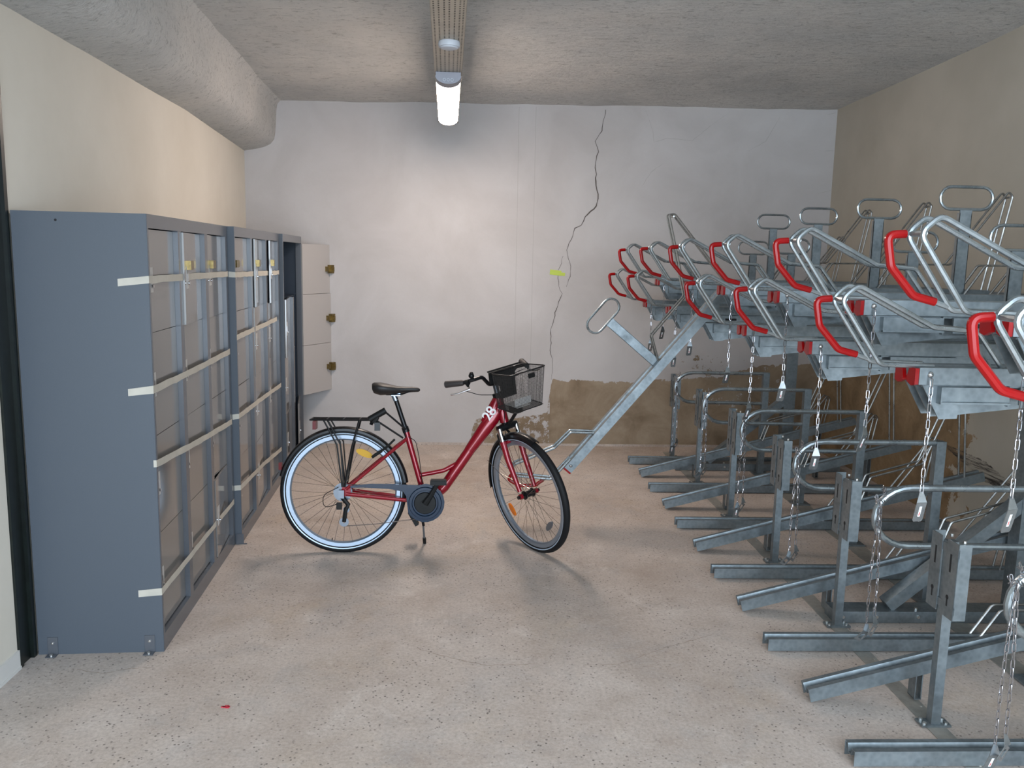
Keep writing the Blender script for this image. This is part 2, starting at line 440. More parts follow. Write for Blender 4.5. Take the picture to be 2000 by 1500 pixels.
for k in range(7):
    a = random.random() * 6; x = -.856 + random.uniform(-.012, .012); y = 2.932 + random.uniform(-.006, .006)
    m.box(-.006, .006, -.003, .003, .0005, .003, Matrix.Translation((x, y, 0)) @ Matrix.Rotation(a, 4, 'Z'))
o = m.build('paint_chip', 'speck'); tag(o, 'tiny pink-red scrap lying on the concrete floor near the lockers', 'scrap')
FLOOR_CRACKS = [[(-0.178, 3.391), (-0.035, 3.306), (0.114, 3.237), (0.316, 3.248)], [(0.516, 3.232), (0.668, 3.243), (0.897, 3.389), (1.138, 3.512)], [(-1.52, 3.225), (-1.406, 3.19), (-1.313, 3.231), (-1.227, 3.242)]]
def floor_crack(pts, w):
    m = MB(); P = []
    for i in range(len(pts) - 1):
        a, b = Vector(pts[i]), Vector(pts[i + 1]); n = max(1, int((b - a).length / .02))
        for k in range(n): P.append(a.lerp(b, k / n) + Vector((random.uniform(-.003, .003), random.uniform(-.004, .004))))
    P.append(Vector(pts[-1])); vs = []
    for i, p in enumerate(P):
        d = (P[min(i + 1, len(P) - 1)] - P[max(i - 1, 0)]).normalized(); nn = Vector((-d.y, d.x)); ww = w * random.uniform(.3, 1.2)
        vs += [(p.x + nn.x * ww / 2, p.y + nn.y * ww / 2, .0006), (p.x - nn.x * ww / 2, p.y - nn.y * ww / 2, .0006)]
    m.add(vs, [(2 * i, 2 * i + 1, 2 * i + 3, 2 * i + 2) for i in range(len(P) - 1)]); return m.build('crack', 'floor_crack', fl)
for pts in FLOOR_CRACKS: floor_crack(pts, .0028)
m = MB()  # baseline ledge of the back wall
m.box(-.55, 3.2, YB - .012, YB + .01, 0, .02); o = struct('baseboard_back', m, 'floor')

# ------------------------------------------------------------------ cable tray, lamp, sensor
def tx(y): return -.118 - .019 * (y - 5.7)
def trayT(): return Matrix.Translation((tx(0), 0, 0)) @ Matrix.Rotation(math.atan(.019), 4, 'Z')
TT = trayT()
ZT = 2.715
root = empty('cable_tray', TT @ Vector((0, 5, ZT))); root.rotation_euler = (0, 0, math.atan(.019))
tag(root, 'long perforated beige metal cable tray under the ceiling', 'cable tray')
m = MB(); y0, y1 = -4.2, 1.90; W = .078
rows = [-.064, -.042, -.018, .004, .028, .050, .066]; hw = .0035
xs = [-W]
for r in rows: xs += [r - hw, r + hw]
xs += [W]
period = .026; nper = int((y1 - y0) / period)
for i in range(len(xs) - 1):
    if i % 2 == 0: m.add([(xs[i], y0, 0), (xs[i + 1], y0, 0), (xs[i + 1], y1, 0), (xs[i], y1, 0)], [(0, 1, 2, 3)])
    else:
        for k in range(nper):
            a = y0 + k * period
            m.add([(xs[i], a + .010, 0), (xs[i + 1], a + .010, 0), (xs[i + 1], a + period, 0), (xs[i], a + period, 0)], [(0, 1, 2, 3)])
for s in (-1, 1):
    m.box(s * W - .001, s * W + .001, y0, y1, 0, .055); m.box(s * W - .006 * (s > 0), s * W + .006 * (s < 0), y0, y1, .053, .055)
m.build('perforated_channel', 'tray', root)
m = MB(); m.box(-W + .004, W - .004, y0, y1, .054, .056); m.build('hole_shade_sheet', 'hole', root)  # black sheet added above the perforations to stand in for shade in the holes
m = MB()
for yy in (-1.6, -.1, 1.3): m.box(-.012, .012, yy - .004, yy + .004, .056, .36); 
m.build('hanger_bracket', 'tray', root)
m = MB(); m.box(-.05, .05, 1.90, 1.965, -.012, .02); m.build('end_bracket', 'tray', root)

root = empty('ceiling_lamp', TT @ Vector((0, 5.9, ZT - .001))); root.rotation_euler = (0, 0, math.atan(.019))
tag(root, 'lit white strip lamp with grey housing under the cable tray', 'lamp')
m = MB(); m.box(-.072, .072, -.86, .71, -.022, -.001); m.build('housing', 'lamp_body', root)
def lamp_prof(w, h): return [((w - .004) * math.cos(a), -.022 - h * math.sin(a)) for a in [math.pi * k / 12 for k in range(13)]]
m = MB(); m.prism(lamp_prof(.079, .045), 'y', -.86, -.74); m.build('end_cap', 'lamp_body', root)
m = MB(); m.prism(lamp_prof(.076, .043), 'y', -.74, .68); m.build('diffuser', 'diffuser', root)
m = MB(); m.prism(lamp_prof(.077, .044), 'y', .68, .71); m.build('end_cap', 'lamp_body', root)
m = MB()
for k in (-1, 0, 1): m.ring((k * .022, -.863, -.045), [(.006, 0), (.009, 0), (.009, -.002), (.006, -.002)], 'y', 12)
m.build('end_ring', 'sensor', root)

root = empty('motion_sensor', TT @ Vector((.004, 4.36, ZT - .001))); tag(root, 'round white ceiling sensor on the cable tray in front of the lamp', 'sensor')
m = MB(); m.ring((0, 0, 0), [(.0001, 0), (.052, 0), (.055, -.012), (.052, -.026), (.0001, -.028)], 'z', 32); m.build('sensor_base', 'sensor', root)
m = MB(); m.ring((0, 0, -.026), [(.0001, 0), (.046, 0), (.042, -.006), (.030, -.010), (.0001, -.011)], 'z', 32); m.build('sensor_dome', 'sensor', root)

# ------------------------------------------------------------------ lockers
LTH = .0445
LO = Vector((-1.2324, 3.3773, 0))
LA = Vector((-math.sin(LTH), math.cos(LTH), 0)); LN = Vector((math.cos(LTH), math.sin(LTH), 0))
ROWZ = [(.078, .4885), (.4915, .9035), (.9065, 1.3295), (1.3325, 1.742)]
def make_bank(name, label, a0, off, depth, width, stiles, door_spec, open_top=False):
    """local: x outward (front face x=0), y along the row"""
    root = empty(name, LO + LA * a0 + LN * off, LTH); tag(root, label, 'locker')
    H = 1.8; m = MB()
    m.box(-depth, 0, 0, .004, 0, H); m.build('near_side_panel', 'locker_side', root)
    m = MB(); m.box(-depth, -.045, width - .004, width, 0, H); m.box(-depth, -depth + .003, .004, width - .004, 0, H)
    m.box(-depth + .003, -.045, .004, width - .004, H - .0035, H - .0005); m.box(-depth + .003, -.045, .004, width - .004, .04, .044)
    m.build('carcass', 'locker_side', root)
    # front frame: top and bottom bands, stiles
    m = MB(); m.box(-.045, .001, .004, width, 1.746, H); m.box(-.045, .001, .004, width, 0, .073)
    for i_, (s0, s1) in enumerate(stiles): m.box(-.042, .001, max(s0, .004), s1, .073, 1.33 if (open_top and i_ == 1) else 1.746)
    m.build('front_frame', 'locker_frame', root)
    m = MB(); cen = [(s0 + s1) / 2 for s0, s1 in stiles[1:-1]]
    for cy in cen: m.box(-depth + .004, -.045, cy - .003, cy + .003, .044, 1.33 if open_top else H - .005)
    for z0, z1 in ROWZ[1:]: m.box(-depth + .004, -.046, .004, width - .004, z0 - .006, z0 - .003)
    m.box(-depth + .0031, -depth + .005, .004, width - .004, .044, H - .005)
    m.box(-depth + .004, -.046, width - .0065, width - .0045, .05, H - .006)
    m.build('compartments', 'locker_inside', root)
    for c in range(len(stiles) - 1):
        y0 = stiles[c][1] + .002; y1 = stiles[c + 1][0] - .002
        for r in range(4):
            spec = door_spec.get((c, r), 0.0)
            if spec is None: continue
            z0, z1 = ROWZ[r]; w = y1 - y0
            inner = abs(spec) > 60
            m = MB(); m.box(-.001 if not inner else -.009, .009, -w, 0, z0, z1)
            d = m.build('door', 'door_in' if inner else 'door', root)
            d.location = (-.030 if not inner else .004, y1, 0); d.rotation_euler = (0, 0, math.radians(spec))
            zz = z0 + .235 if not inner else (z0 + z1) / 2
            if inner:
                k = MB(); k.box(-.045, -.009, -w + .004, -w + .05, zz - .035, zz + .035); k.box(-.035, -.009, -w + .05, -w + .085, zz - .02, zz + .022)
                k.box(-.052, -.045, -w + .010, -w + .032, zz - .02, zz + .018); k.build('lock_case', 'brass', d)
            else:
                k = MB(); k.box(.009, .0105, -w + .035, -w + .085, zz - .075, zz + .025); k.build('key_plate', 'key_label', d)
                k = MB(); k.box(.0105, .0125, -w + .054, -w + .064, zz - .055, zz - .008); k.cyl((.010, -w + .059, zz - .05), (.020, -w + .059, zz - .05), .007)
                k.build('lock', 'chrome', d)
                if r == 3 and (c > 0 or a0 > 1):
                    k = MB(); k.box(.009, .030, -w + .04, -w + .10, z0 + .245, z0 + .285); k.box(.009, .022, -w + .10, -w + .15, z0 + .25, z0 + .28); k.build('lock_case', 'brass', d)
    return root
st3 = [(0, .018), (.41, .462), (.855, .907), (1.285, 1.327)]
b1 = make_bank('locker_unit', 'nearest slate-grey locker bank with its whole side panel in view', 0, 0, .498, 1.327, st3,
               {(1, 3): 4.5, (2, 3): 3.0, (1, 2): .6, (2, 0): 4, (0, 3): .8})
b2 = make_bank('locker_unit', 'middle grey locker bank, taped across, between the two others', 1.342, .035, .488, 1.40, [(0, .018), (.43, .485), (.90, .955), (1.355, 1.40)],
               {(1, 3): 5, (2, 3): 6, (1, 2): 3.5, (2, 2): 3, (1, 1): 3, (2, 1): 2.5, (1, 0): 3, (0, 1): .5})
b3 = make_bank('locker_unit', 'farthest grey locker bank with three doors standing wide open', 2.765, .06, .488, .90, [(0, .018), (.42, .465), (.875, .90)],
               {(0, 3): None, (1, 3): 152, (1, 2): 151, (1, 1): 151, (0, 2): 5, (0, 1): 3, (1, 0): 7, (0, 0): 4}, True)
# feet brackets and side details on the near bank
for yy in ((-.055), (-.44)):
    m = MB(); x = yy
    m.box(x - .02, x + .02, -.0035, -.0005, .004, .075); m.box(x - .02, x + .02, -.035, -.0005, .001, .004)
    br = m.build('floor_bracket', 'locker_frame', b1)
    m = MB(); m.ring((x, -.0035, .05), [(.0001, 0), (.006, 0), (.005, -.004), (.0001, -.005)], 'y', 10); m.cyl((x, -.022, .004), (x, -.022, .010), .007, 8); m.build('bolt', 'bolt', br)
m = MB(); m.ring((-.335, -.0006, 1.768), [(.0001, 0), (.005, 0), (.005, .0004), (.0001, .0004)], 'y', 12); m.build('screw_hole', 'hole', b1)
m = MB(); m.box(-.03, .012, -.008, -.003, .0, .06); m.box(-.03, .03, -.012, -.003, .0, .004); br = m.build('floor_bracket', 'locker_frame', b2)

def ribbon(name, pts, w, mat, label, root_a, root_off, th=.0005):
    """tape: pts (x,y,z centre) in bank frame, band of height w standing on edge"""
    m = MB(); root = LO + LA * root_a + LN * root_off
    R = Matrix.Translation(root) @ Matrix.Rotation(LTH, 4, 'Z')
    P = []
    for i in range(len(pts) - 1):
        a, b = Vector(pts[i]), Vector(pts[i + 1]); n = max(1, int((b - a).length / .06))
        for k in range(n): P.append(a.lerp(b, k / n))
    P.append(Vector(pts[-1])); n = len(P); vs = []
    for i, p in enumerate(P):
        d = P[min(i + 1, n - 1)] - P[max(i - 1, 0)]; nr = Vector((d.y, -d.x, 0)).normalized()
        ww = w * random.uniform(.92, 1.06); z = p.z + random.uniform(-.0015, .0015)
        for o_, s in ((0, -1), (0, 1), (th, 1), (th, -1)): vs.append(R @ (Vector((p.x, p.y, z + s * ww / 2)) + nr * o_))
    fs = []
    for i in range(n - 1):
        for k in range(4): fs.append((i * 4 + k, i * 4 + (k + 1) % 4, i * 4 + 4 + (k + 1) % 4, i * 4 + 4 + k))
    fs += [(0, 1, 2, 3), tuple(4 * n - 4 + k for k in range(4))]
    m.add(vs, fs); o = m.build(name, mat); tag(o, label, 'tape', 'strips of masking tape holding the locker doors'); return o
G = .0016
ribbon('masking_tape', [(-.116, -.0012, 1.534), (G, -.0012, 1.546), (G, .67, 1.545), (G, 1.325, 1.542)], .030, 'tape', 'topmost tape strip across the nearest locker bank, wrapping onto its side', 0, 0)
ribbon('masking_tape', [(-.096, -.0012, 1.097), (G, -.0012, 1.110), (G, .44, 1.108), (G, 1.325, 1.117)], .030, 'tape', 'second tape strip from the top on the nearest locker bank', 0, 0)
ribbon('masking_tape', [(-.010, -.0012, .806), (G, -.0012, .806), (G, .60, .762), (G, 1.325, .720)], .030, 'tape', 'third tape strip from the top on the nearest locker bank, sloping', 0, 0)
ribbon('masking_tape', [(-.092, -.0012, .258), (G, -.0012, .264), (G, .65, .262), (G, 1.325, .258)], .030, 'tape', 'lowest tape strip across the nearest locker bank', 0, 0)
ribbon('masking_tape', [(-.034, -.0012, 1.540), (G, -.0012, 1.538), (G, 1.395, 1.526)], .030, 'tape', 'topmost tape strip across the middle locker bank', 1.342, .035)
ribbon('masking_tape', [(G, -.0012, 1.193), (G, .6, 1.198), (G, .95, 1.20), (G, 1.27, 1.205)], .030, 'tape', 'second tape strip from the top on the middle locker bank, stopping short', 1.342, .035)
ribbon('masking_tape', [(-.034, -.0012, .742), (G, -.0012, .746), (G, .6, .737), (G, 1.39, .715)], .030, 'tape', 'third tape strip from the top on the middle locker bank', 1.342, .035)
ribbon('masking_tape', [(-.034, -.0012, .330), (G, -.0012, .334), (G, .7, .300), (G, 1.36, .246)], .030, 'tape', 'lowest tape strip across the middle locker bank', 1.342, .035)

# ------------------------------------------------------------------ two-tier bicycle rack
DR = -.0148
RM = Matrix.Rotation(DR, 4, 'Z')
def rw(u, v, z=0): return RM @ Vector((u, v, z))
PITCH = .8329
def orient(o, u, v, z=0): o.location = rw(u, v, z); o.rotation_euler = (0, 0, DR); return o
ORD = ['first', 'second', 'third', 'fourth', 'fifth', 'sixth', 'seventh']

def chan_profile(hw, h, g, gd):
    return [(-hw, -h), (-hw, 0), (-g, 0), (-g * .55, -gd), (g * .55, -gd), (g, 0), (hw, 0), (hw, -h)]

def wheel_holder(parent, x0, T=None, r=.0058, hy=.030):
    path = [(x0, 0), (x0 + .088, .135), (x0 + .40, .14), (x0 + .69, .545), (x0 + .715, .52), (x0 + .625, -.005)]
    m = MB()
    for s in (-1, 1):
        p = fillet([(a, s * hy, b) for a, b in path], .025)
        m.tube(p, r, 6, T=T)
    m.cyl(*[(T @ Vector(q) if T else Vector(q)) for q in ((x0 + .700, -hy, .515), (x0 + .700, hy, .515))], r, 6)
    return m.build('wheel_holder', 'wire', parent)

def make_tray():
    root = empty('bike_tray', (0, 0, 0))
    m = MB(); ext_sheet(m, chan_profile(.062, .05, .024, .030), .003, 'x', .012, 1.50)
    m.build('channel', 'galv', root)
    m = MB()
    for s in (-1, 1): m.prism([(s * .023, 0), (s * .062, 0), (s * .062, -.05), (s * .040, -.056), (s * .012, -.045), (s * .010, -.034)], 'x', 0, .012)
    m.build('end_cap', 'red_plastic', root)
    gp = [(.07, .004), (-.10, .008), (-.238, .205), (-.188, .250), (.06, .125), (.20, .115), (.29, .0)]
    m = MB()
    for s in (-1, 1): m.tube(fillet([(a, s * .034, b) for a, b in gp], .030), .0080, 8)
    m.cyl((-.226, -.034, .205), (-.226, .034, .205), .008, 8)
    m.cyl((-.226, .034, .205), (-.250, .034, .205), .008, 8); m.cyl((-.17, .034, .038), (-.11, .034, .018), .008, 8)
    m.build('wheel_guard', 'galv_tube', root)
    m = MB(); m.tube(fillet([(-.240, .034, .205), (-.288, .034, .202), (-.272, .034, .12), (-.205, .034, .045), (-.145, .034, .030)], .035, 6), .0112, 10)
    m.build('pull_handle', 'red_plastic', root)
    wheel_holder(root, .88)
    m = MB(); m.box(.835, .892, -.012, -.006, -.0, .382); m.box(.835, .838, -.012, .010, 0, .37); m.box(.889, .892, -.012, .010, 0, .37)
    for s in (.846, .881): m.box(s - .004, s + .004, -.0125, -.0118, .345, .349)
    m.build('handle_post', 'galv', root)
    pts = []
    for k in range(9): a = math.pi / 2 + math.pi * k / 8; pts.append((.864 - .072 + .05 * math.cos(a), -.004, .436 + .05 * math.sin(a)))
    for k in range(9): a = -math.pi / 2 + math.pi * k / 8; pts.append((.864 + .072 + .05 * math.cos(a), -.004, .436 + .05 * math.sin(a)))
    m = MB(); m.tube(pts, .0072, 8, closed=True); m.build('grab_ring', 'galv_tube', root)
    m = MB()
    m.ball((.045, -.066, -.018), .010, 10); m.cyl((.045, -.060, -.018), (.045, -.070, -.018), .006, 8); m.build('chain_bolt', 'chrome', root)
    return root
UE = 1.355
proto = make_tray()
used = False
ZB, ZA = 1.352, 1.540
hi_lab = ['nearest high bike tray, its red handle standing above all the others', 'second high bike tray from the camera', 'third high bike tray from the camera', 'fourth high bike tray from the camera', 'fifth high bike tray from the camera', 'farthest high bike tray, next to the back wall']
lo_lab = ['nearest low bike tray, its red handle cut by the right photo edge', 'second low bike tray from the camera', 'third low bike tray from the camera', 'fourth low bike tray from the camera',
          'bike tray pulled out and tilted down to the floor behind the bicycle', 'low bike tray just beyond the tilted-down tray', 'farthest low bike tray, its red handle leftmost of all']
def place_tray(u, v, z, label, group, tilt=0.0):
    global used
    o = proto if not used else copy_tree(proto)
    used = True
    tag(o, label, 'bike rack tray', group)
    o.location = rw(u, v, z); o.rotation_euler = (0, -tilt, DR)
    return o
for k in range(6): place_tray(UE, 2.136 + PITCH * k, ZA, hi_lab[k], 'high upper trays of the two-tier bike rack')
for i, k in enumerate(range(-1, 6)):
    if k == 3: place_tray(.555, 2.563 + PITCH * k, .385, lo_lab[i], 'low upper trays of the two-tier bike rack', math.radians(50.3))
    else: place_tray(UE, 2.563 + PITCH * k, ZB, lo_lab[i], 'low upper trays of the two-tier bike rack')

# fixed support arms under every upper tray
def make_arm():
    root = empty('tray_cantilever', (0, 0, 0)); z = -.052
    m = MB(); m.prism([(.03, z), (.092, -.160), (.150, -.157), (.40, -.128), (1.62, -.104), (1.62, z)], 'y', -.004, .004)
    m.prism([(.03, z), (1.62, z), (1.62, z - .006), (.03, z - .006)], 'y', -.05, .05)
    m.build('web', 'galv', root)
    for s in (-1, 1):
        m = MB(); q = [(.03, z), (.092, -.160), (.150, -.157), (.160, z)]
        m.prism(q, 'y', s * .052 - .002, s * .052 + .002); m.build('side_plate', 'galv', root)
    m = MB(); m.box(.078, .30, -.072, -.054, -.108, z - .004); m.box(.078, .30, -.080, -.072, -.108, -.102); m.box(.078, .082, -.080, -.072, -.108, z - .004)
    m.box(.30, .304, -.066, -.050, -.115, z); m.box(.34, .62, -.064, -.054, -.110, z - .004)
    ra = m.build('slide_rail', 'galv', root)
    m = MB(); m.box(.40, .48, -.0645, -.064, -.090, -.075); m.build('slot', 'hole', ra)
    return root
armp = make_arm(); usedA = False
def place_arm(v, z, label):
    global usedA
    o = armp if not usedA else copy_tree(armp)
    usedA = True; tag(o, label, 'bike rack arm', 'sheet-metal arms carrying the upper bike trays'); orient(o, UE, v, z)
for k in range(6): place_arm(2.136 + PITCH * k, ZA, 'galvanised arm under the %s high tray from the camera' % ORD[k])
for i, k in enumerate(range(-1, 6)): place_arm(2.563 + PITCH * k, ZB, 'galvanised arm of the %s low tray position from the camera' % ORD[i])

# lower rails
def make_rail(sl, L, nm='wheel_rail'):
    root = empty(nm, (0, 0, 0)); T = Matrix.Rotation(-sl, 4, 'Y') if sl else Matrix.Identity(4)
    m = MB(); T2 = T @ Matrix.Translation((0, 0, .052))
    ext_sheet(m, chan_profile(.034, .050, .019, .026), .003, 'x', 0, L, T2); m.build('channel', 'galv', root)
    wheel_holder(root, .93 if not sl else .98, T2)
    if sl:
        for x in (.42, 1.38):
            zt = math.tan(sl) * x; m = MB(); m.box(x - .012, x - .008, -.025, .025, .008, zt + .004); m.box(x + .012, x + .016, -.025, .025, .008, zt + .006)
            m.box(x - .012, x + .016, -.025, .025, .006, .010); m.build('prop', 'galv', root)
    return root
lowp = make_rail(0, 1.76); hip = make_rail(math.atan(.262), 1.72)
for k in range(6):
    o = lowp if k == 0 else copy_tree(lowp)
    tag(o, ['nearest flat floor rail, at the bottom right corner', 'second flat floor rail from the camera', 'third flat floor rail from the camera', 'fourth flat floor rail from the camera', 'fifth flat floor rail from the camera', 'farthest flat floor rail, next to the back wall'][k], 'bike rail', 'flat wheel rails on the floor')
    orient(o, 1.284, 2.563 + PITCH * k, .0045)
for k in range(5):
    o = hip if k == 0 else copy_tree(hip)
    tag(o, ['nearest rising wheel rail, end open above the speckled floor', 'second rising wheel rail from the camera', 'third rising wheel rail from the camera', 'fourth rising wheel rail from the camera', 'farthest rising wheel rail, near the back wall'][k], 'bike rail', 'rising wheel rails of the lower tier')
    orient(o, 1.302, 2.969 + PITCH * k, .006)

# floor strips
for u, w, lab in ((1.700, .07, 'flat steel strip on the floor under the front posts'), (2.286, .11, 'flat steel strip on the floor under the hoop posts')):
    m = MB(); m.box(u - w / 2, u + w / 2, 2.0, 7.15, 0, .004)
    for k in range(14): m.cyl((u + .02, 2.15 + k * .38, .004), (u + .02, 2.15 + k * .38, .008), .006, 8)
    o = m.build('floor_strip', 'strip'); o.rotation_euler = (0, 0, DR); tag(o, lab, 'metal strip')

# front posts with slotted bracket
def make_post():
    root = empty('slotted_post', (0, 0, 0))
    m = MB(); m.box(-.0175, .0175, -.0175, .0175, .008, .700); m.build('post', 'galv', root)
    m = MB(); m.box(-.055, .055, -.026, .026, .0, .008)
    bp = m.build('base_plate', 'galv', root)
    for a in (-1, 1):
        for b in (-1, 1): m = MB(); m.cyl((a * .040, b * .014, .008), (a * .040, b * .014, .015), .007, 6); m.build('bolt', 'bolt', bp)
    m = MB(); X0 = -.0205; Z0, Z1 = .435, .712
    for a, b in ((-.085, -.0176), (.0176, .085)):
        m.prism([(a, Z0 - (.0)), (b, Z0), (b, Z1), (a, Z1)], 'x', X0 - .003, X0)
    m.box(X0 - .003, X0 + .045, -.085, -.082, Z0, Z1); m.box(X0 - .003, X0 + .045, .082, .085, Z0, Z1)
    m.box(X0, -.0175, -.085, .085, Z0 + .02, Z0 + .05); m.box(X0, -.0175, -.085, .085, Z1 - .05, Z1 - .02)
    pb = m.build('slotted_bracket', 'galv', root)
    for cy in (-.045, .052):  # dark inlays on the face in place of cut openings
        m = MB(); m.box(X0 - .0036, X0 - .003, cy - .005, cy + .005, .60, .665); m.build('slot', 'hole', pb)
        m = MB(); m.box(X0 - .0036, X0 - .003, cy - .004, cy + .004, .475, .500); m.ring((X0 - .003, cy, .508), [(.0001, 0), (.0085, 0), (.0085, -.0007), (.0001, -.0007)], 'x', 12); m.build('keyhole', 'hole', pb)
    for cy in (-.07, .01): m = MB(); m.cyl((.005, cy, .712), (.005, cy, .722), .006, 6); m.build('bolt', 'bolt', pb)
    return root
pp = make_post()
for k in range(6):
    o = pp if k == 0 else copy_tree(pp)
    tag(o, ['nearest front post, with two big keyhole slots in its bracket', 'second front post from the camera, bracket with keyhole slots', 'third front post from the camera', 'fourth front post from the camera', 'fifth front post from the camera', 'farthest front post, near the back wall'][k], 'post', 'front posts with slotted brackets')
    orient(o, 1.700, 2.789 + PITCH * k, .004)

# hoops on their back posts
def make_hoop():
    root = empty('lock_hoop', (0, 0, 0))
    m = MB(); m.box(-.024, .024, -.020, .020, .008, .815); m.build('post', 'galv', root)
    m = MB(); m.box(-.06, .06, -.05, .05, 0, .008); m.build('base_plate', 'galv', root)
    ua = -.715; R = .117; zc_ = .688; pts = [(-.02, 0, zc_ + R)]
    for k in range(13):
        a = math.pi / 2 + math.pi * k / 12; pts.append((ua + R + .02 + (R + .02 if True else R) * math.cos(a), 0, zc_ + R * math.sin(a)))
    pts.append((-.02, 0, zc_ - R - .004))
    m = MB(); m.tube(pts, .0135, 10); m.build('hoop_tube', 'galv_tube', root)
    return root
hp = make_hoop()
hl = ['nearest locking hoop, cut by the right photo edge', 'second locking hoop from the camera, the largest seen whole', 'third locking hoop from the camera', 'fourth locking hoop from the camera', 'fifth locking hoop from the camera', 'farthest locking hoop, nearest the back wall']
for i, k in enumerate(range(-1, 5)):
    o = hp if i == 0 else copy_tree(hp)
    tag(o, hl[i], 'lock hoop', 'tubular locking hoops on posts'); orient(o, 2.286, 3.10 + PITCH * k, .004)

# support frames
def make_frame(full=True):
    root = empty('rack_trestle', (0, 0, 0))
    m = MB(); m.box(-.90, .45, -.055, .055, .0, .055); ft = m.build('foot', 'galv', root)
    m = MB()
    for x in (-.86, -.70, -.5):
        m.cyl((x, -.03, .055), (x, -.03, .064), .008, 6); m.cyl((x, -.055, .03), (x, -.062, .03), .008, 6)
    m.build('bolt', 'bolt', ft)
    m = MB(); m.box(-.045, .045, -.04, .04, .055, 1.245); m.build('column', 'galv', root)
    m = MB(); T = Matrix.Translation((-.60, 0, .06)) @ Matrix.Rotation(-math.atan2(.43, .51), 4, 'Y')
    m.box(-.02, .79, -.035, .035, -.0, .055, T); m.build('brace', 'galv', root)
    m = MB(); m.box(.045, .36, -.04, .04, 1.17, 1.245); m.build('top_arm', 'galv', root)
    return root
fp = make_frame()
for k, (v, lab) in enumerate(((3.705, 'nearer steel frame with sloping brace, at the right photo edge'), (6.565, 'farther steel frame, its column standing before the back wall'))):
    o = fp if k == 0 else copy_tree(fp)
    tag(o, lab, 'rack frame', 'support frames of the bike rack'); orient(o, 2.60 if k == 0 else 2.525, v, .0045)
m = MB(); m.box(2.985, 3.06, 1.5, 7.2, 1.17, 1.53); o = m.build('cross_beam', 'galv'); o.rotation_euler = (0, 0, DR)
tag(o, 'long galvanised beam along the right wall behind the upper trays', 'beam')

# chains with bent end plates
def chain_pts(L, sway, steps=40): return [Vector((sway * s, 0, -L * s)) for s in [k / steps for k in range(steps + 1)]]
def chain_mesh(m, L, sway=0.0, bow=0.0, phase=0.0, off=(0, 0, 0)):
    p = .0255; n = max(2, int(L / p))
    for i in range(n):
        s = (i + .5) / n; c = Vector((sway * s + bow * math.sin(math.pi * s) + off[0], off[1], -L * s + off[2]))
        d = Vector((sway + bow * math.pi * math.cos(math.pi * s), 0, -L)).normalized()
        rot = d.to_track_quat('Z', 'Y').to_matrix().to_4x4() @ Matrix.Rotation(phase + (math.pi / 2) * (i % 2) + random.uniform(-.2, .2), 4, 'Z')
        T = Matrix.Translation(c) @ rot; P = []
        for k in range(5): a = math.pi * k / 4; P.append((.0048 * math.cos(a), 0, .0105 + .0048 * math.sin(a)))
        for k in range(5): a = math.pi + math.pi * k / 4; P.append((.0048 * math.cos(a), 0, -.0105 + .0048 * math.sin(a)))
        m.tube(P, .0017, 5, closed=True, T=T)
def end_plate(root, pos, rz, tilt, kind=0):
    T = Matrix.Translation(pos) @ Matrix.Rotation(rz, 4, 'Z') @ Matrix.Rotation(tilt, 4, 'X')
    m = MB()
    m.prism([(-.006, 0), (.006, 0), (.017, -.034), (-.017, -.034)], 'y', -.001, .001, T)
    T2 = T @ Matrix.Translation((0, 0, -.034)) @ Matrix.Rotation(.45, 4, 'X')
    if kind == 0:
        m.prism([(-.017, 0), (.017, 0), (.017, -.062), (.013, -.068), (-.013, -.068), (-.017, -.062)], 'y', -.001, .001, T2)
        pb = m.build('end_plate', 'plate', root)
        m = MB(); m.box(-.004, .004, -.0016, -.0011, -.050, -.014, T2); m.build('label', 'sticker', pb)
        m = MB(); m.box(-.0015, .0015, -.0020, -.0016, -.046, -.034, T2); m.build('label_print', 'sticker_red', pb)
    else:
        T3 = T2 @ Matrix.Rotation(.6, 4, 'Y')
        for q in ((-.017, -.009, -.05, 0), (.009, .017, -.05, 0), (-.009, .009, -.012, 0), (-.009, .009, -.05, -.038)): m.box(q[0], q[1], -.001, .001, q[2], q[3], T3)
        pb = m.build('end_plate', 'plate', root)
def up_chain(u, v, z, L, label, sway, rz, tilt, kind=0):
    root = empty('lock_chain', rw(u, v, z), DR); tag(root, label, 'chain', 'chains hanging from the upper bike trays')
    m = MB(); chain_mesh(m, L, sway); m.build('links', 'chain', root)
    end_plate(root, (sway, 0, -L + .004), rz, tilt, kind)
UC = [('A', 0, .44, .3, 'chain hanging from the nearest high tray at the right photo edge'), ('A', 1, .42, .6, 'chain hanging from the second high tray from the camera'),
      ('A', 2, .38, .0, 'chain hanging from the third high tray from the camera'), ('A', 3, .42, .2, 'chain hanging from the fourth high tray from the camera'),
      ('A', 4, .36, .0, 'chain hanging from the fifth high tray from the camera'), ('A', 5, .33, .3, 'chain hanging from the farthest high tray'),
      ('B', 0, .36, .1, 'chain hanging from the second low tray, its end plate shining white'), ('B', 1, .41, .0, 'chain hanging from the third low tray from the camera'),
      ('B', 2, .36, .4, 'chain hanging from the fourth low tray from the camera'), ('B', 4, .30, .0, 'chain on the low tray beyond the tilted-down one'), ('B', 5, .28, .0, 'chain hanging from the farthest low tray')]
for kind, k, L, rz, lab in UC:
    v = (2.136 if kind == 'A' else 2.563) + PITCH * k; z = (ZA if kind == 'A' else ZB) - .030
    up_chain(UE + .045, v - .077, z, L, lab, random.uniform(-.006, .012), rz, random.uniform(-.25, -.05))
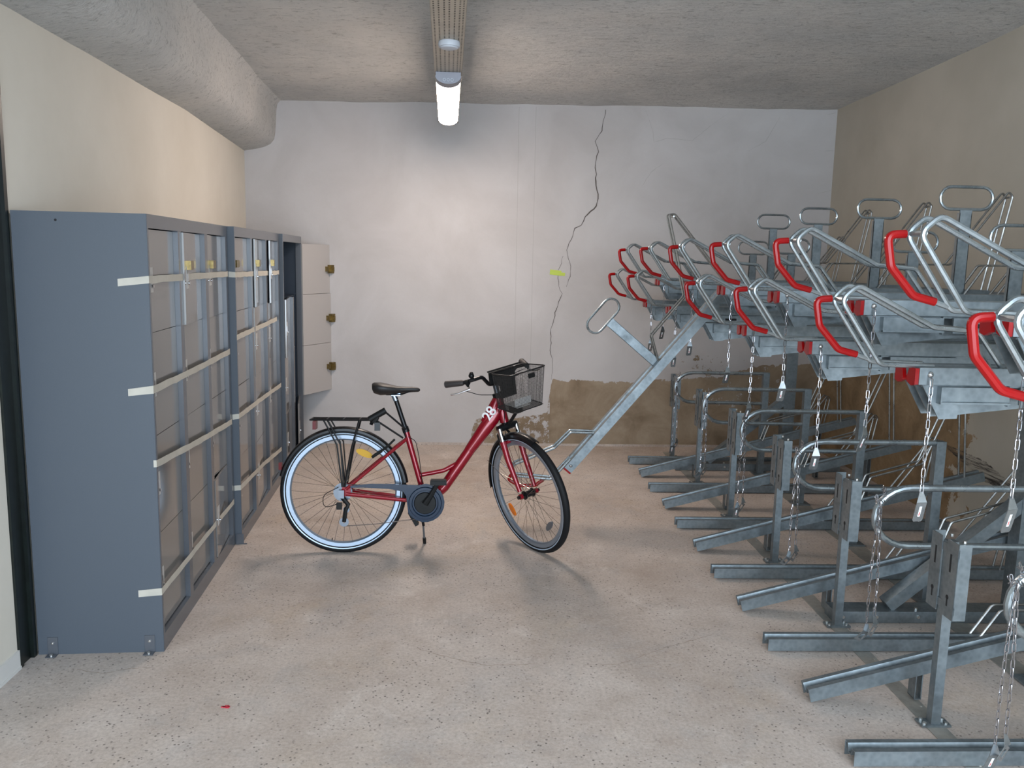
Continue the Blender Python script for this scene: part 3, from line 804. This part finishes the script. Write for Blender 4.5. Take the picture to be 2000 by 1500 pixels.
def low_chain(k, lab):
    v = 3.10 + PITCH * k; root = empty('lock_chain', rw(1.592, v, .79), DR); tag(root, lab, 'chain', 'chains hanging from the locking hoops')
    m = MB(); L = .50
    pts = [Vector((.02, 0, .012)), Vector((0, -.018, -.005)), Vector((-.022, 0, -.028)), Vector((-.006, .018, -.05))]
    for a in range(10):      # turns wrapped round the tube
        s = a / 10 * 2 * math.pi * 1.5
        T = Matrix.Translation((.015 - .004 * a, .0175 * math.cos(s), .004 - .0055 * a + .0165 * math.sin(s))) @ Matrix.Rotation(s, 4, 'X') @ Matrix.Rotation(a % 2 * 1.5, 4, 'Y')
        P = []
        for q in range(5): b = math.pi * q / 4; P.append((.0045 * math.cos(b), .0085 + .0045 * math.sin(b), 0))
        for q in range(5): b = math.pi + math.pi * q / 4; P.append((.0045 * math.cos(b), -.0085 + .0045 * math.sin(b), 0))
        m.tube(P, .0017, 5, closed=True, T=T)
    chain_mesh(m, L, -.012, -.006, off=(-.014, -.020, -.03)); chain_mesh(m, L - .03, .016, .004, off=(-.012, -.018, -.03))
    m.build('links', 'chain', root)
    end_plate(root, (-.026, -.020, -.03 - L), .1, -.1, 1 if k in (0, 1, 3) else 0)
    end_plate(root, (.004, -.018, -L), .5, -.3, 1)
ll = ['double chain hanging from the nearest locking hoop, bottom right corner', 'chain wrapped on the second locking hoop from the camera', 'chain wrapped on the third locking hoop from the camera', 'chain wrapped on the fourth locking hoop from the camera', 'chain wrapped on the fifth locking hoop from the camera', 'chain wrapped on the farthest locking hoop']
for i, k in enumerate(range(-1, 5)): low_chain(k, ll[i])

# ------------------------------------------------------------------ the bicycle
def build_bike():
    root = empty('bicycle', (-.657, 4.575, 0)); head = .0201; lean = .0866
    root.rotation_euler = (-lean, 0, head)
    tag(root, 'raspberry-red step-through city bicycle marked 28 with black front basket', 'bicycle')
    AX = Vector((.861, 0, .891)); AD = Vector((.2647, 0, -.9643)).normalized()   # steering axis
    ST = -1.0432
    S = Matrix.Translation(AX) @ Matrix.Rotation(-ST, 4, AD) @ Matrix.Translation(-AX)
    def wheel(name, c, T=None, band=True):
        q = lambda v: (T @ Vector(v)) if T else Vector(v)
        w = None
        m = MB(); prof = [(.331 + .0205 * math.cos(a), .0205 * math.sin(a)) for a in [2 * math.pi * k / 12 for k in range(12)]]
        m.ring(c, prof, 'y', 72, T); w = m.build(name, 'rubber', root)
        m = MB(); m.ring(c, [(.316, -.0135), (.296, -.0125), (.288, -.006), (.288, .006), (.296, .0125), (.316, .0135)], 'y', 72, T); m.build('rim', 'rim', w)
        if band:
            for s in (-1, 1):
                m = MB(); m.ring(c, [(.3215, s * .0193), (.3255, s * .0208), (.3275, s * .0207), (.3235, s * .0188)], 'y', 72, T); m.build('reflective_band', 'reflect_band', w)
        m = MB()
        for k in range(36):
            a = 2 * math.pi * k / 36; s = 1 if k % 2 else -1; b = a + (.55 if (k // 2) % 2 else -.55)
            p0 = (c[0] + .022 * math.cos(b + a * 0), c[1] + s * .028, c[2] + .022 * math.sin(b)); p1 = (c[0] + .290 * math.cos(a), c[1] + s * .002, c[2] + .290 * math.sin(a))
            m.cyl(q(p0), q(p1), .00105, 4)
        m.build('spokes', 'spoke', w)
        m = MB(); m.cyl(q((c[0], c[1] - .034, c[2])), q((c[0], c[1] + .034, c[2])), .019, 14); m.cyl(q((c[0], c[1] - .055, c[2])), q((c[0], c[1] + .055, c[2])), .006, 8)
        for s in (-1, 1): m.cyl(q((c[0], c[1] + s * .026, c[2])), q((c[0], c[1] + s * .030, c[2])), .026, 14)
        m.build('hub', 'alu' if band and T is None else 'black', w)
        return w
    RW = (0, 0, .352)
    w = wheel('rear_wheel', RW)
    m = MB(); T = Matrix.Translation((.115, -.008, .565)) @ Matrix.Rotation(math.radians(22), 4, 'Y')
    m.ring((0, 0, 0), [(.0001, -.005), (.019, -.005), (.019, .005), (.0001, .005)], 'y', 16, T @ Matrix.Scale(2.6, 4, (1, 0, 0))); m.build('yellow_reflector', 'yellow_refl', w)
    m = MB(); m.cyl((-.066, -.004, .05), (-.062, -.004, .085), .003, 6); m.build('valve', 'black', w)
    # front wheel: axle on the steering axis side
    ax = AX + AD * .5744; perp = Vector((.9643, 0, .2647)).normalized()
    axc = ax + perp * .0506
    fc = (axc.x, 0, axc.z)
    # adjust so the turned wheel just touches the floor
    LN_ = Matrix.Rotation(-lean, 4, 'X'); low = min((LN_ @ S @ Vector((fc[0] + .3515 * math.cos(a), 0, fc[2] + .3515 * math.sin(a)))).z for a in [math.pi * 2 * k / 200 for k in range(200)])
    axc = axc + AD * (low / abs(AD.z)); fc = (axc.x, 0, axc.z)
    fw = wheel('front_wheel', fc, S)
    for a, nm, mt in ((math.radians(222), 'amber_reflector', 'amber'), (math.radians(-38), 'grey_reflector', 'alu')):
        c0 = Vector((fc[0] + .225 * math.cos(a), -.006, fc[2] + .225 * math.sin(a)))
        T = S @ Matrix.Translation(c0) @ Matrix.Rotation(-a + math.pi / 2, 4, 'Y')
        m = MB(); m.ring((0, 0, 0), [(.0001, -.005), (.016, -.005), (.016, .005), (.0001, .005)], 'y', 16, T @ Matrix.Scale(2.6, 4, (1, 0, 0))); m.build(nm, mt, fw)
    # frame
    m = MB()
    m.tube(fillet([(.865, 0, .825), (.668, 0, .530), (.560, 0, .372), (.475, 0, .300)], .10, 8), [.036, .034] + [.030] * 18 + [.029] * 0 if False else .030, 16)
    fr = None
    m.tube([(.858, 0, .905), (.900, 0, .745)], [.024, .026], 16)
    m.tube([(.882, 0, .842), (.830, 0, .765), (.79, 0, .71), (.70, 0, .580)], [.026, .041, .040, .030], 18)
    m.tube([(.858, 0, .888), (.840, 0, .83), (.79, 0, .74)], [.022, .034, .030], 14)
    m.tube([(.346, 0, .690), (.457, 0, .297)], .0165, 14)
    m.cyl((.457, -.036, .297), (.457, .036, .297), .024, 16)
    m.tube(fillet([(.418, 0, .440), (.500, 0, .455), (.560, 0, .468), (.640, 0, .512)], .06), .0125, 12)
    for s in (-1, 1):
        m.tube([(.352, s * .012, .650), (.300, s * .038, .608), (.02, s * .062, .372)], .0095, 10)
        m.tube([(.45, s * .026, .297), (.36, s * .040, .305), (.02, s * .062, .345)], .0115, 10)
        m.prism([(-.016, .330), (.045, .335), (.045, .385), (.0, .385)], 'y', s * .062 - .003, s * .062 + .003)
    m.tube([(.300, -.038, .608), (.300, .038, .608)], .007, 8)
    fr = m.build('frame', 'red_frame', root)
    # number 28
    cu = D.curves.new('number_text', 'FONT'); cu.body = '28'; cu.size = .082; cu.align_x = 'CENTER'; cu.align_y = 'CENTER'; cu.offset = .0012; cu.space_character = .92
    to = D.objects.new('number_text', cu); COL.objects.link(to)
    dg = bpy.context.evaluated_depsgraph_get(); me = D.meshes.new_from_object(to.evaluated_get(dg)); D.objects.remove(to)
    bm = bmesh.new(); bm.from_mesh(me)
    for it in range(2): bmesh.ops.triangulate(bm, faces=bm.faces); bmesh.ops.subdivide_edges(bm, edges=[e for e in bm.edges if e.calc_length() > .006], cuts=2)
    ang = math.radians(57); e1 = Vector((math.cos(ang), 0, math.sin(ang))); e2 = Vector((-math.sin(ang), 0, math.cos(ang)))
    c0 = Vector((.812, 0, .795))
    for v in bm.verts:
        a, b = v.co.x, v.co.y; rr = .0425; b2_ = max(-rr * .95, min(rr * .95, b))
        v.co = c0 + e1 * a + e2 * b + Vector((0, -math.sqrt(rr * rr - b2_ * b2_ * .8) - .0012, 0))
    bm.to_mesh(me); bm.free(); me.materials.append(M['white_print'])
    no = D.objects.new('number_marking', me); COL.objects.link(no); no.parent = fr; no['label'] = 'white number 28'
    # seat post, saddle
    m = MB(); m.tube([(.283, 0, .880), (.347, 0, .688)], .0135, 12); sp = m.build('seat_post', 'black', root)
    m = MB(); m.cyl((.274, 0, .895), (.288, 0, .862), .0145, 12); m.box(.262, .312, -.016, .016, .890, .904); m.build('post_head', 'rim', sp)
    m = MB(); m.cyl((.337, 0, .715), (.347, 0, .685), .020, 12); m.cyl((.33, -.028, .70), (.345, -.028, .66), .005, 6); m.build('seat_clamp', 'black', sp)
    m = MB(); secs = [(.156, .030, .946, .024), (.166, .062, .944, .042), (.20, .080, .941, .050), (.245, .074, .936, .042), (.29, .046, .930, .032), (.335, .026, .930, .024), (.38, .020, .931, .021), (.412, .015, .928, .016), (.421, .006, .925, .008)]
    vs = []; fs = []; N = 16
    for x, w_, zc0, h_ in secs:
        for k in range(N):
            a = 2 * math.pi * k / N; cz = math.sin(a); vs.append((x, w_ * math.cos(a), zc0 + (h_ * .45 * cz if cz > 0 else h_ * cz)))
    for i in range(len(secs) - 1):
        for k in range(N): q = (k + 1) % N; fs.append((i * N + k, i * N + q, (i + 1) * N + q, (i + 1) * N + k))
    fs += [tuple(range(N)), tuple((len(secs) - 1) * N + k for k in range(N))]
    m.add(vs, fs); sa = m.build('saddle', 'saddle', root, 70)
    m = MB()
    for s in (-1, 1): m.tube(fillet([(.19, s * .03, .925), (.235, s * .022, .896), (.32, s * .022, .898), (.385, s * .008, .922)], .02), .0035, 6)
    m.build('saddle_rails', 'black', sa)
    # fenders
    m = MB()
    a0, a1 = math.radians(8), math.radians(166)
    m.ring((0, 0, .352), [(.340, -.027), (.352, -.026), (.361, -.017), (.364, 0), (.361, .017), (.352, .026), (.340, .027), (.350, .024), (.358, .015), (.361, 0), (.358, -.015), (.350, -.024)], 'y', 48, None, a0, a1)
    rf = m.build('rear_fender', 'black', root)
    m = MB(); m.box(-.356, -.340, -.014, .014, .47, .51); m.build('fender_reflector', 'red_refl', rf)
    m = MB(); m.ring(fc, [(.340, -.027), (.352, -.026), (.361, -.017), (.364, 0), (.361, .017), (.352, .026), (.340, .027), (.350, .024), (.358, .015), (.361, 0), (.358, -.015), (.350, -.024)], 'y', 40, S, math.radians(72), math.radians(190))
    ff = m.build('front_fender', 'black', root)
    m = MB()
    for s in (-1, 1): m.cyl(S @ Vector((fc[0] - .345, s * .026, fc[2] + .12)), S @ Vector((fc[0], s * .05, fc[2])), .0018, 5)
    m.build('fender_stay', 'chrome', ff)
    # fork: crown, stanchions, lowers
    def onax(t, p=0): return AX + AD * t + perp * p
    m = MB(); c1 = onax(.175, .012); c0_ = onax(.150, .0)
    m.tube([S @ (c1 + Vector((0, y, 0))) for y in (-.066, -.03, .03, .066)], [.016, .021, .021, .016], 12)
    m.cyl(S @ onax(.146), S @ onax(.18), .022, 14); fk = m.build('fork_crown', 'black', root)
    m = MB()
    for s in (-1, 1): m.cyl(S @ (onax(.175, .018) + Vector((0, s * .058, 0))), S @ (onax(.29, .018) + Vector((0, s * .058, 0))), .0125, 12)
    m.build('stanchion', 'chrome', fk)
    m = MB()
    tA = (axc - AX).dot(AD); pA = (axc - AX).dot(perp)
    for s in (-1, 1):
        m.tube([S @ (onax(.25, .018) + Vector((0, s * .058, 0))), S @ (onax(.36, .022) + Vector((0, s * .057, 0))), S @ (onax(tA - .03, pA) + Vector((0, s * .052, 0)))], [.0185, .017, .013], 12)
        m.cyl(S @ (onax(tA, pA) + Vector((0, s * .046, 0))), S @ (onax(tA, pA) + Vector((0, s * .062, 0))), .016, 12)
    m.tube([S @ (onax(.262, .018) + Vector((0, y, 0))) + Vector((0, 0, .0)) for y in (-.058, -.03, .03, .058)], .010, 8)
    m.build('fork_leg', 'red_frame', fk)
    m = MB()
    for s in (-1, 1): m.cyl(S @ (onax(tA, pA) + Vector((0, s * .055, 0))), S @ (onax(tA, pA) + Vector((0, s * .075, 0))), .010, 10)
    m.build('axle_nut', 'black', fk)
    m = MB()  # brake arms + headlamp bracket
    for s in (-1, 1):
        m.tube([S @ (onax(.30, -.03) + Vector((0, s * .045, 0))), S @ (onax(.22, -.045) + Vector((0, s * .040, 0))), S @ (onax(.18, -.04) + Vector((0, s * .01, 0)))], .007, 8)
        m.cyl(S @ (onax(.27, -.045) + Vector((0, s * .02, 0))), S @ (onax(.27, -.045) + Vector((0, s * .045, 0))), .010, 8)
    m.build('front_brake', 'black_matt', fk)
    m = MB(); m.cyl(S @ onax(-.02), S @ onax(.005), .030, 16); m.cyl(S @ onax(.0), S @ onax(.010), .026, 16); m.build('headset', 'black_matt', root)
    # stem, bar, grips: built straight ahead, then turned with the fork
    m = MB(); m.tube([S @ onax(.0), S @ onax(-.085)], .0155, 12); m.tube([S @ onax(-.075), S @ Vector((.885, 0, .978))], .017, 12); m.build('stem', 'alu', root)
    half = [(.755, .268, 1.012), (.850, .215, 1.026), (.885, .170, 1.038), (.893, .115, 1.042), (.886, .070, .985), (.885, .0, .978)]
    halfL = [(.775, .250, 1.020), (.870, .205, 1.030), (.893, .165, 1.040)] + half[3:]
    bar = fillet([S @ Vector((x, -y, z)) for x, y, z in half] + [S @ Vector(p) for p in halfL[-2::-1]], .03)
    m = MB(); m.tube(bar, .011, 10); hb = m.build('handlebar', 'black', root)
    for sd in (-1, 1):
        hh = halfL if sd > 0 else half; e = Vector((hh[0][0], sd * hh[0][1], hh[0][2])); i_ = Vector((hh[1][0], sd * hh[1][1], hh[1][2])); d = (i_ - e).normalized()
        m = MB(); m.tube([S @ (e + d * k) for k in (-.004, 0, .105, .115)], [.013, .0195, .0165, .012], 12); m.build('grip', 'grip', hb)
        p = e + d * .128; fw_ = Vector((.45, sd * .89, 0)) * 0 + Vector((1, 0, 0))
        m = MB(); m.cyl(S @ p, S @ (p + d * .02), .015, 10); m.tube([S @ p, S @ (p + Vector((.02, 0, -.018)))], .008, 8); lv = m.build('brake_mount', 'black_matt', hb)
        q0 = p + Vector((.022, 0, -.018))
        m = MB(); m.tube([S @ q0, S @ (q0 + Vector((.025, sd * .01, -.008))), S @ (q0 + Vector((.0, sd * .07, -.022))), S @ (q0 + Vector((-.03, sd * .10, -.028)))], [.006, .006, .005, .0045], 8); m.build('brake_lever', 'chrome', lv)
    m = MB(); p = S @ Vector((.880, -.175, 1.062)); m.ball(p, .016, 12); m.ball(p + Vector((0, 0, .010)), .012, 10); m.build('bell', 'black', hb)
    m = MB()
    m.tube(fillet([S @ Vector((.86, -.22, .985)), S @ Vector((.93, -.17, .96)), S @ Vector((.94, -.05, .93)), Vector((.90, -.03, .84)), Vector((.895, -.035, .75)), Vector((.905, -.04, .66))], .05), .0022, 6)
    m.tube(fillet([S @ Vector((.86, .22, .99)), S @ Vector((.95, .16, 1.02)), S @ Vector((.93, .03, 1.0)), S @ Vector((.92, -.03, .93)), Vector((.865, -.035, .80))], .05), .0022, 6)
    m.tube(fillet([S @ Vector((.86, .21, 1.0)), S @ Vector((.96, .12, 1.04)), S @ Vector((.95, .0, 1.02)), Vector((.885, -.04, .88))], .05), .0022, 6)
    m.tube(fillet([Vector((.36, -.02, .66)), Vector((.40, -.03, .64)), Vector((.42, -.03, .55)), Vector((.44, -.03, .40))], .04), .0022, 6)
    m.tube(fillet([Vector((-.0, -.075, .30)), Vector((-.10, -.085, .27)), Vector((-.105, -.085, .345)), Vector((-.02, -.075, .385))], .05), .0022, 6)
    m.build('cables', 'black', root)
    # basket: bracket panel, rim, mesh walls
    BX, BD, BWd, BZ, BH, SAG = .980, .194, .1186, 1.075, .195, .025
    def bp(f, l, z01):
        k = .86 + .14 * z01
        return S @ Vector((BX + f * BD * k, l * BWd * k, BZ - BH * (1 - z01) + SAG * f * z01))
    def loop(q):
        r = [bp(0, -1, q), bp(1, -1, q), bp(1, 1, q), bp(0, 1, q)]
        return fillet([r[0].lerp(r[3], .5), r[0], r[1], r[2], r[3], r[0].lerp(r[3], .5)], .03, 5)[:-1]
    m = MB(); m.tube(loop(1), .0038, 6, closed=True); bk = m.build('basket', 'black', root)
    m = MB(); m.tube(loop(0), .0028, 6, closed=True); m.build('basket_base_rim', 'black', bk)
    def resamp(P, n):
        P = P + [P[0]]; L = [0]
        for i in range(len(P) - 1): L.append(L[-1] + (P[i + 1] - P[i]).length)
        out = []; j = 0
        for k in range(n):
            t_ = L[-1] * k / n
            while L[j + 1] < t_: j += 1
            out.append(P[j].lerp(P[j + 1], (t_ - L[j]) / max(1e-9, L[j + 1] - L[j])))
        return out
    m = MB(); NW = 120; A = resamp(loop(1), NW); Bq = resamp(loop(0), NW)
    for k in range(NW): m.cyl(A[k], Bq[k], .0007, 3)
    for j in range(1, 28):
        s_ = j / 28; m.tube([Bq[k].lerp(A[k], s_) for k in range(0, NW, 4)], .0007, 3, closed=True)
    for j in range(1, 28):
        s_ = j / 28; m.cyl(bp(0, -1 + 2 * s_, 0), bp(1, -1 + 2 * s_, 0), .0009, 3); m.cyl(bp(s_, -1, 0), bp(s_, 1, 0), .0009, 3)
    m.build('basket_mesh', 'mesh_wire', bk)
    m = MB(); m.box(.962, .976, -.118, .05, 1.015, 1.078, S); m.box(.962, .974, -.05, .05, .915, 1.015, S); m.box(.940, .962, -.05, .03, .985, 1.05, S)
    m.tube([S @ Vector((.962, -.122, 1.084)), S @ Vector((.962, .10, 1.084))], .005, 8)
    m.tube([S @ Vector((.885, 0, .978)), S @ Vector((.96, 0, 1.0))], .012, 8)
    bpnl = m.build('basket_bracket', 'black_matt', bk)
    m = MB(); m.box(.9605, .962, -.030, .0, .945, .968, S); m.build('bracket_sticker', 'sticker', bpnl)
    for (a_, b_) in ((-.038, 1.0), (.0, 1.0), (.03, .985), (-.038, .955), (.03, .95)):
        m = MB(); m.ring((.962, a_, b_), [(.0001, 0), (.0035, 0), (.0035, -.002), (.0001, -.002)], 'x', 8, S); m.build('screw', 'chrome', bpnl)
    m = MB(); m.box(BX + BD + .003, BX + BD + .008, -.01, .03, 1.060, 1.085, S); m.build('basket_badge', 'black_matt', bk)
    m = MB(); m.box(.985, 1.10, -.045, .045, BZ - BH + .003, BZ - BH + .0045, S); m.box(1.085, 1.088, -.05, .06, BZ - BH + .01, BZ - BH + .05, S); m.build('basket_note', 'key_label', bk)
    m = MB(); m.tube(fillet([bp(.45, 0, 0), S @ Vector((1.02, 0, BZ - BH - .05)), S @ onax(.165, .035)], .03), .010, 8); m.box(.985, 1.055, -.022, .022, BZ - BH - .045, BZ - BH - .008, S)
    m.build('headlamp_bracket', 'black_matt', bk)
    # rear rack
    m = MB()
    for s in (-1, 1):
        m.tube([(-.178, s * .055, .756), (.185, s * .055, .756)], .0048, 8)
        m.tube([(-.105, s * .055, .756), (-.03, s * .066, .62), (.0, s * .068, .385)], .0048, 8)
        m.tube([(-.085, s * .055, .756), (-.01, s * .066, .62), (.008, s * .068, .385)], .0042, 8)
        m.tube([(.09, s * .055, .756), (.05, s * .066, .60), (.012, s * .068, .385)], .0055, 8)
    for x in (-.178, -.09, 0, .09, .185): m.tube([(x, -.055, .756), (x, .055, .756)], .0045, 8)
    for y in (-.02, .02): m.tube([(-.17, y, .758), (.18, y, .758)], .003, 6)
    m.tube([(.16, 0, .752), (.15, 0, .725)], .010, 8)
    rk = m.build('luggage_rack', 'black', root)
    m = MB(); m.box(-.168, -.150, -.035, .035, .700, .745); m.build('tail_reflector', 'red_refl', rk)
    m = MB(); m.cyl((.145, -.062, .760), (.235, -.055, .812), .018, 12); m.cyl((.168, -.062, .742), (.19, -.06, .775), .014, 10); lk = m.build('folding_lock', 'black_matt', root)
    m = MB(); m.tube([(.230, -.055, .805), (.345, -.02, .702)], .0055, 8); m.tube([(.185, -.06, .755), (.33, -.03, .655)], .0055, 8); m.box(.175, .205, -.075, -.045, .70, .745)
    m.build('lock_arm', 'black', lk)
    # rear brake
    m = MB(); m.tube([(.17, -.045, .56), (.235, -.05, .60), (.285, -.045, .65)], .006, 8); m.cyl((.16, -.05, .548), (.215, -.045, .585), .008, 8); m.cyl((.265, -.045, .625), (.265, .045, .625), .004, 6)
    m.build('rear_brake', 'black_matt', root)
    # chain guard
    cx, cz, R0 = .457, .297, .108; poly = [(.045, .394), (.15, .404), (.28, .404), (.36, .399), (.42, .397)]
    for k in range(15): a = math.radians(88 - k * 17); poly.append((cx + R0 * math.cos(a), cz + R0 * math.sin(a)))
    poly += [(.352, .335), (.335, .362), (.26, .376), (.12, .384), (.045, .382)]
    # as quads: strip + fan kept simple through triangulated ngon
    m = MB(); m.prism(poly, 'y', -.078, -.066); cg = m.build('chain_guard', 'guard', root)
    m = MB(); m.ring((cx, -.078, cz), [(.070, 0), (.092, 0), (.088, -.010), (.074, -.010)], 'y', 36); m.build('guard_ring', 'guard', cg)
    m = MB(); m.ring((cx, -.078, cz), [(.0001, 0), (.062, 0), (.058, -.008), (.0001, -.010)], 'y', 36); m.build('guard_cap', 'black_matt', cg)
    m = MB(); m.tube([(cx, -.095, cz), (.492, -.105, .350), (.528, -.112, .418)], [.020, .014, .012], 10); m.cyl((cx, -.10, cz), (cx, -.075, cz), .022, 14); cr = m.build('crank', 'black_matt', root)
    m = MB(); m.box(.485, .575, -.185, -.125, .416, .438); m.box(.49, .57, -.180, -.130, .438, .444); m.cyl((.528, -.125, .424), (.528, -.105, .42), .007, 8); m.build('pedal', 'black_matt', cr)
    m = MB(); m.tube([(cx, .075, cz), (.425, .085, .235), (.388, .095, .172)], [.018, .014, .012], 10); cr2 = m.build('crank', 'black_matt', root)
    m = MB(); T = Matrix.Translation((.385, .14, .165)) @ Matrix.Rotation(math.radians(60), 4, 'Y'); m.box(-.045, .045, -.03, .03, -.011, .011, T); m.build('pedal', 'black_matt', cr2)
    # drivetrain
    m = MB()
    for k in range(6): m.ring((0, -.040 - k * .0045, .352), [(.018, 0), (.052 - k * .0055, 0), (.052 - k * .0055, -.0018), (.018, -.0018)], 'y', 28)
    m.build('cassette', 'alu', root)
    m = MB(); m.tube([(-.005, -.072, .335), (.035, -.085, .290), (.02, -.085, .262)], .013, 8); m.tube([(.022, -.082, .268), (.012, -.082, .195)], .012, 8); m.box(-.03, .0, -.085, -.07, .262, .300)
    dr = m.build('derailleur', 'black_matt', root)
    m = MB(); m.ring((.012, -.080, .193), [(.006, 0), (.026, 0), (.026, -.004), (.006, -.004)], 'y', 20); m.ring((.024, -.080, .262), [(.004, 0), (.018, 0), (.018, -.004), (.004, -.004)], 'y', 16); m.box(-.02, .012, -.088, -.085, .325, .37)
    m.build('jockey_wheel', 'alu', dr)
    m = MB(); m.tube([(.012, -.076, .168), (.20, -.072, .180), (.40, -.070, .205)], .0022, 4); m.tube([(.0, -.068, .40), (.2, -.068, .396)], .002, 4); m.build('chain', 'chain', root)
    # kickstand
    m = MB(); m.box(.405, .455, -.01, .04, .262, .284); m.tube([(.425, .03, .265), (.445, .10, .13)], .0085, 10); ks = m.build('kickstand', 'black', root)
    m = MB(); m.tube([(.443, .095, .14), (.449, .13, .045)], .006, 8); m.build('kickstand_tube', 'alu', ks)
    m = MB(); m.tube([(.449, .129, .05), (.452, .147, .006), (.470, .150, .004)], .010, 8); m.build('kickstand_foot', 'black_matt', ks)
    return root
build_bike()
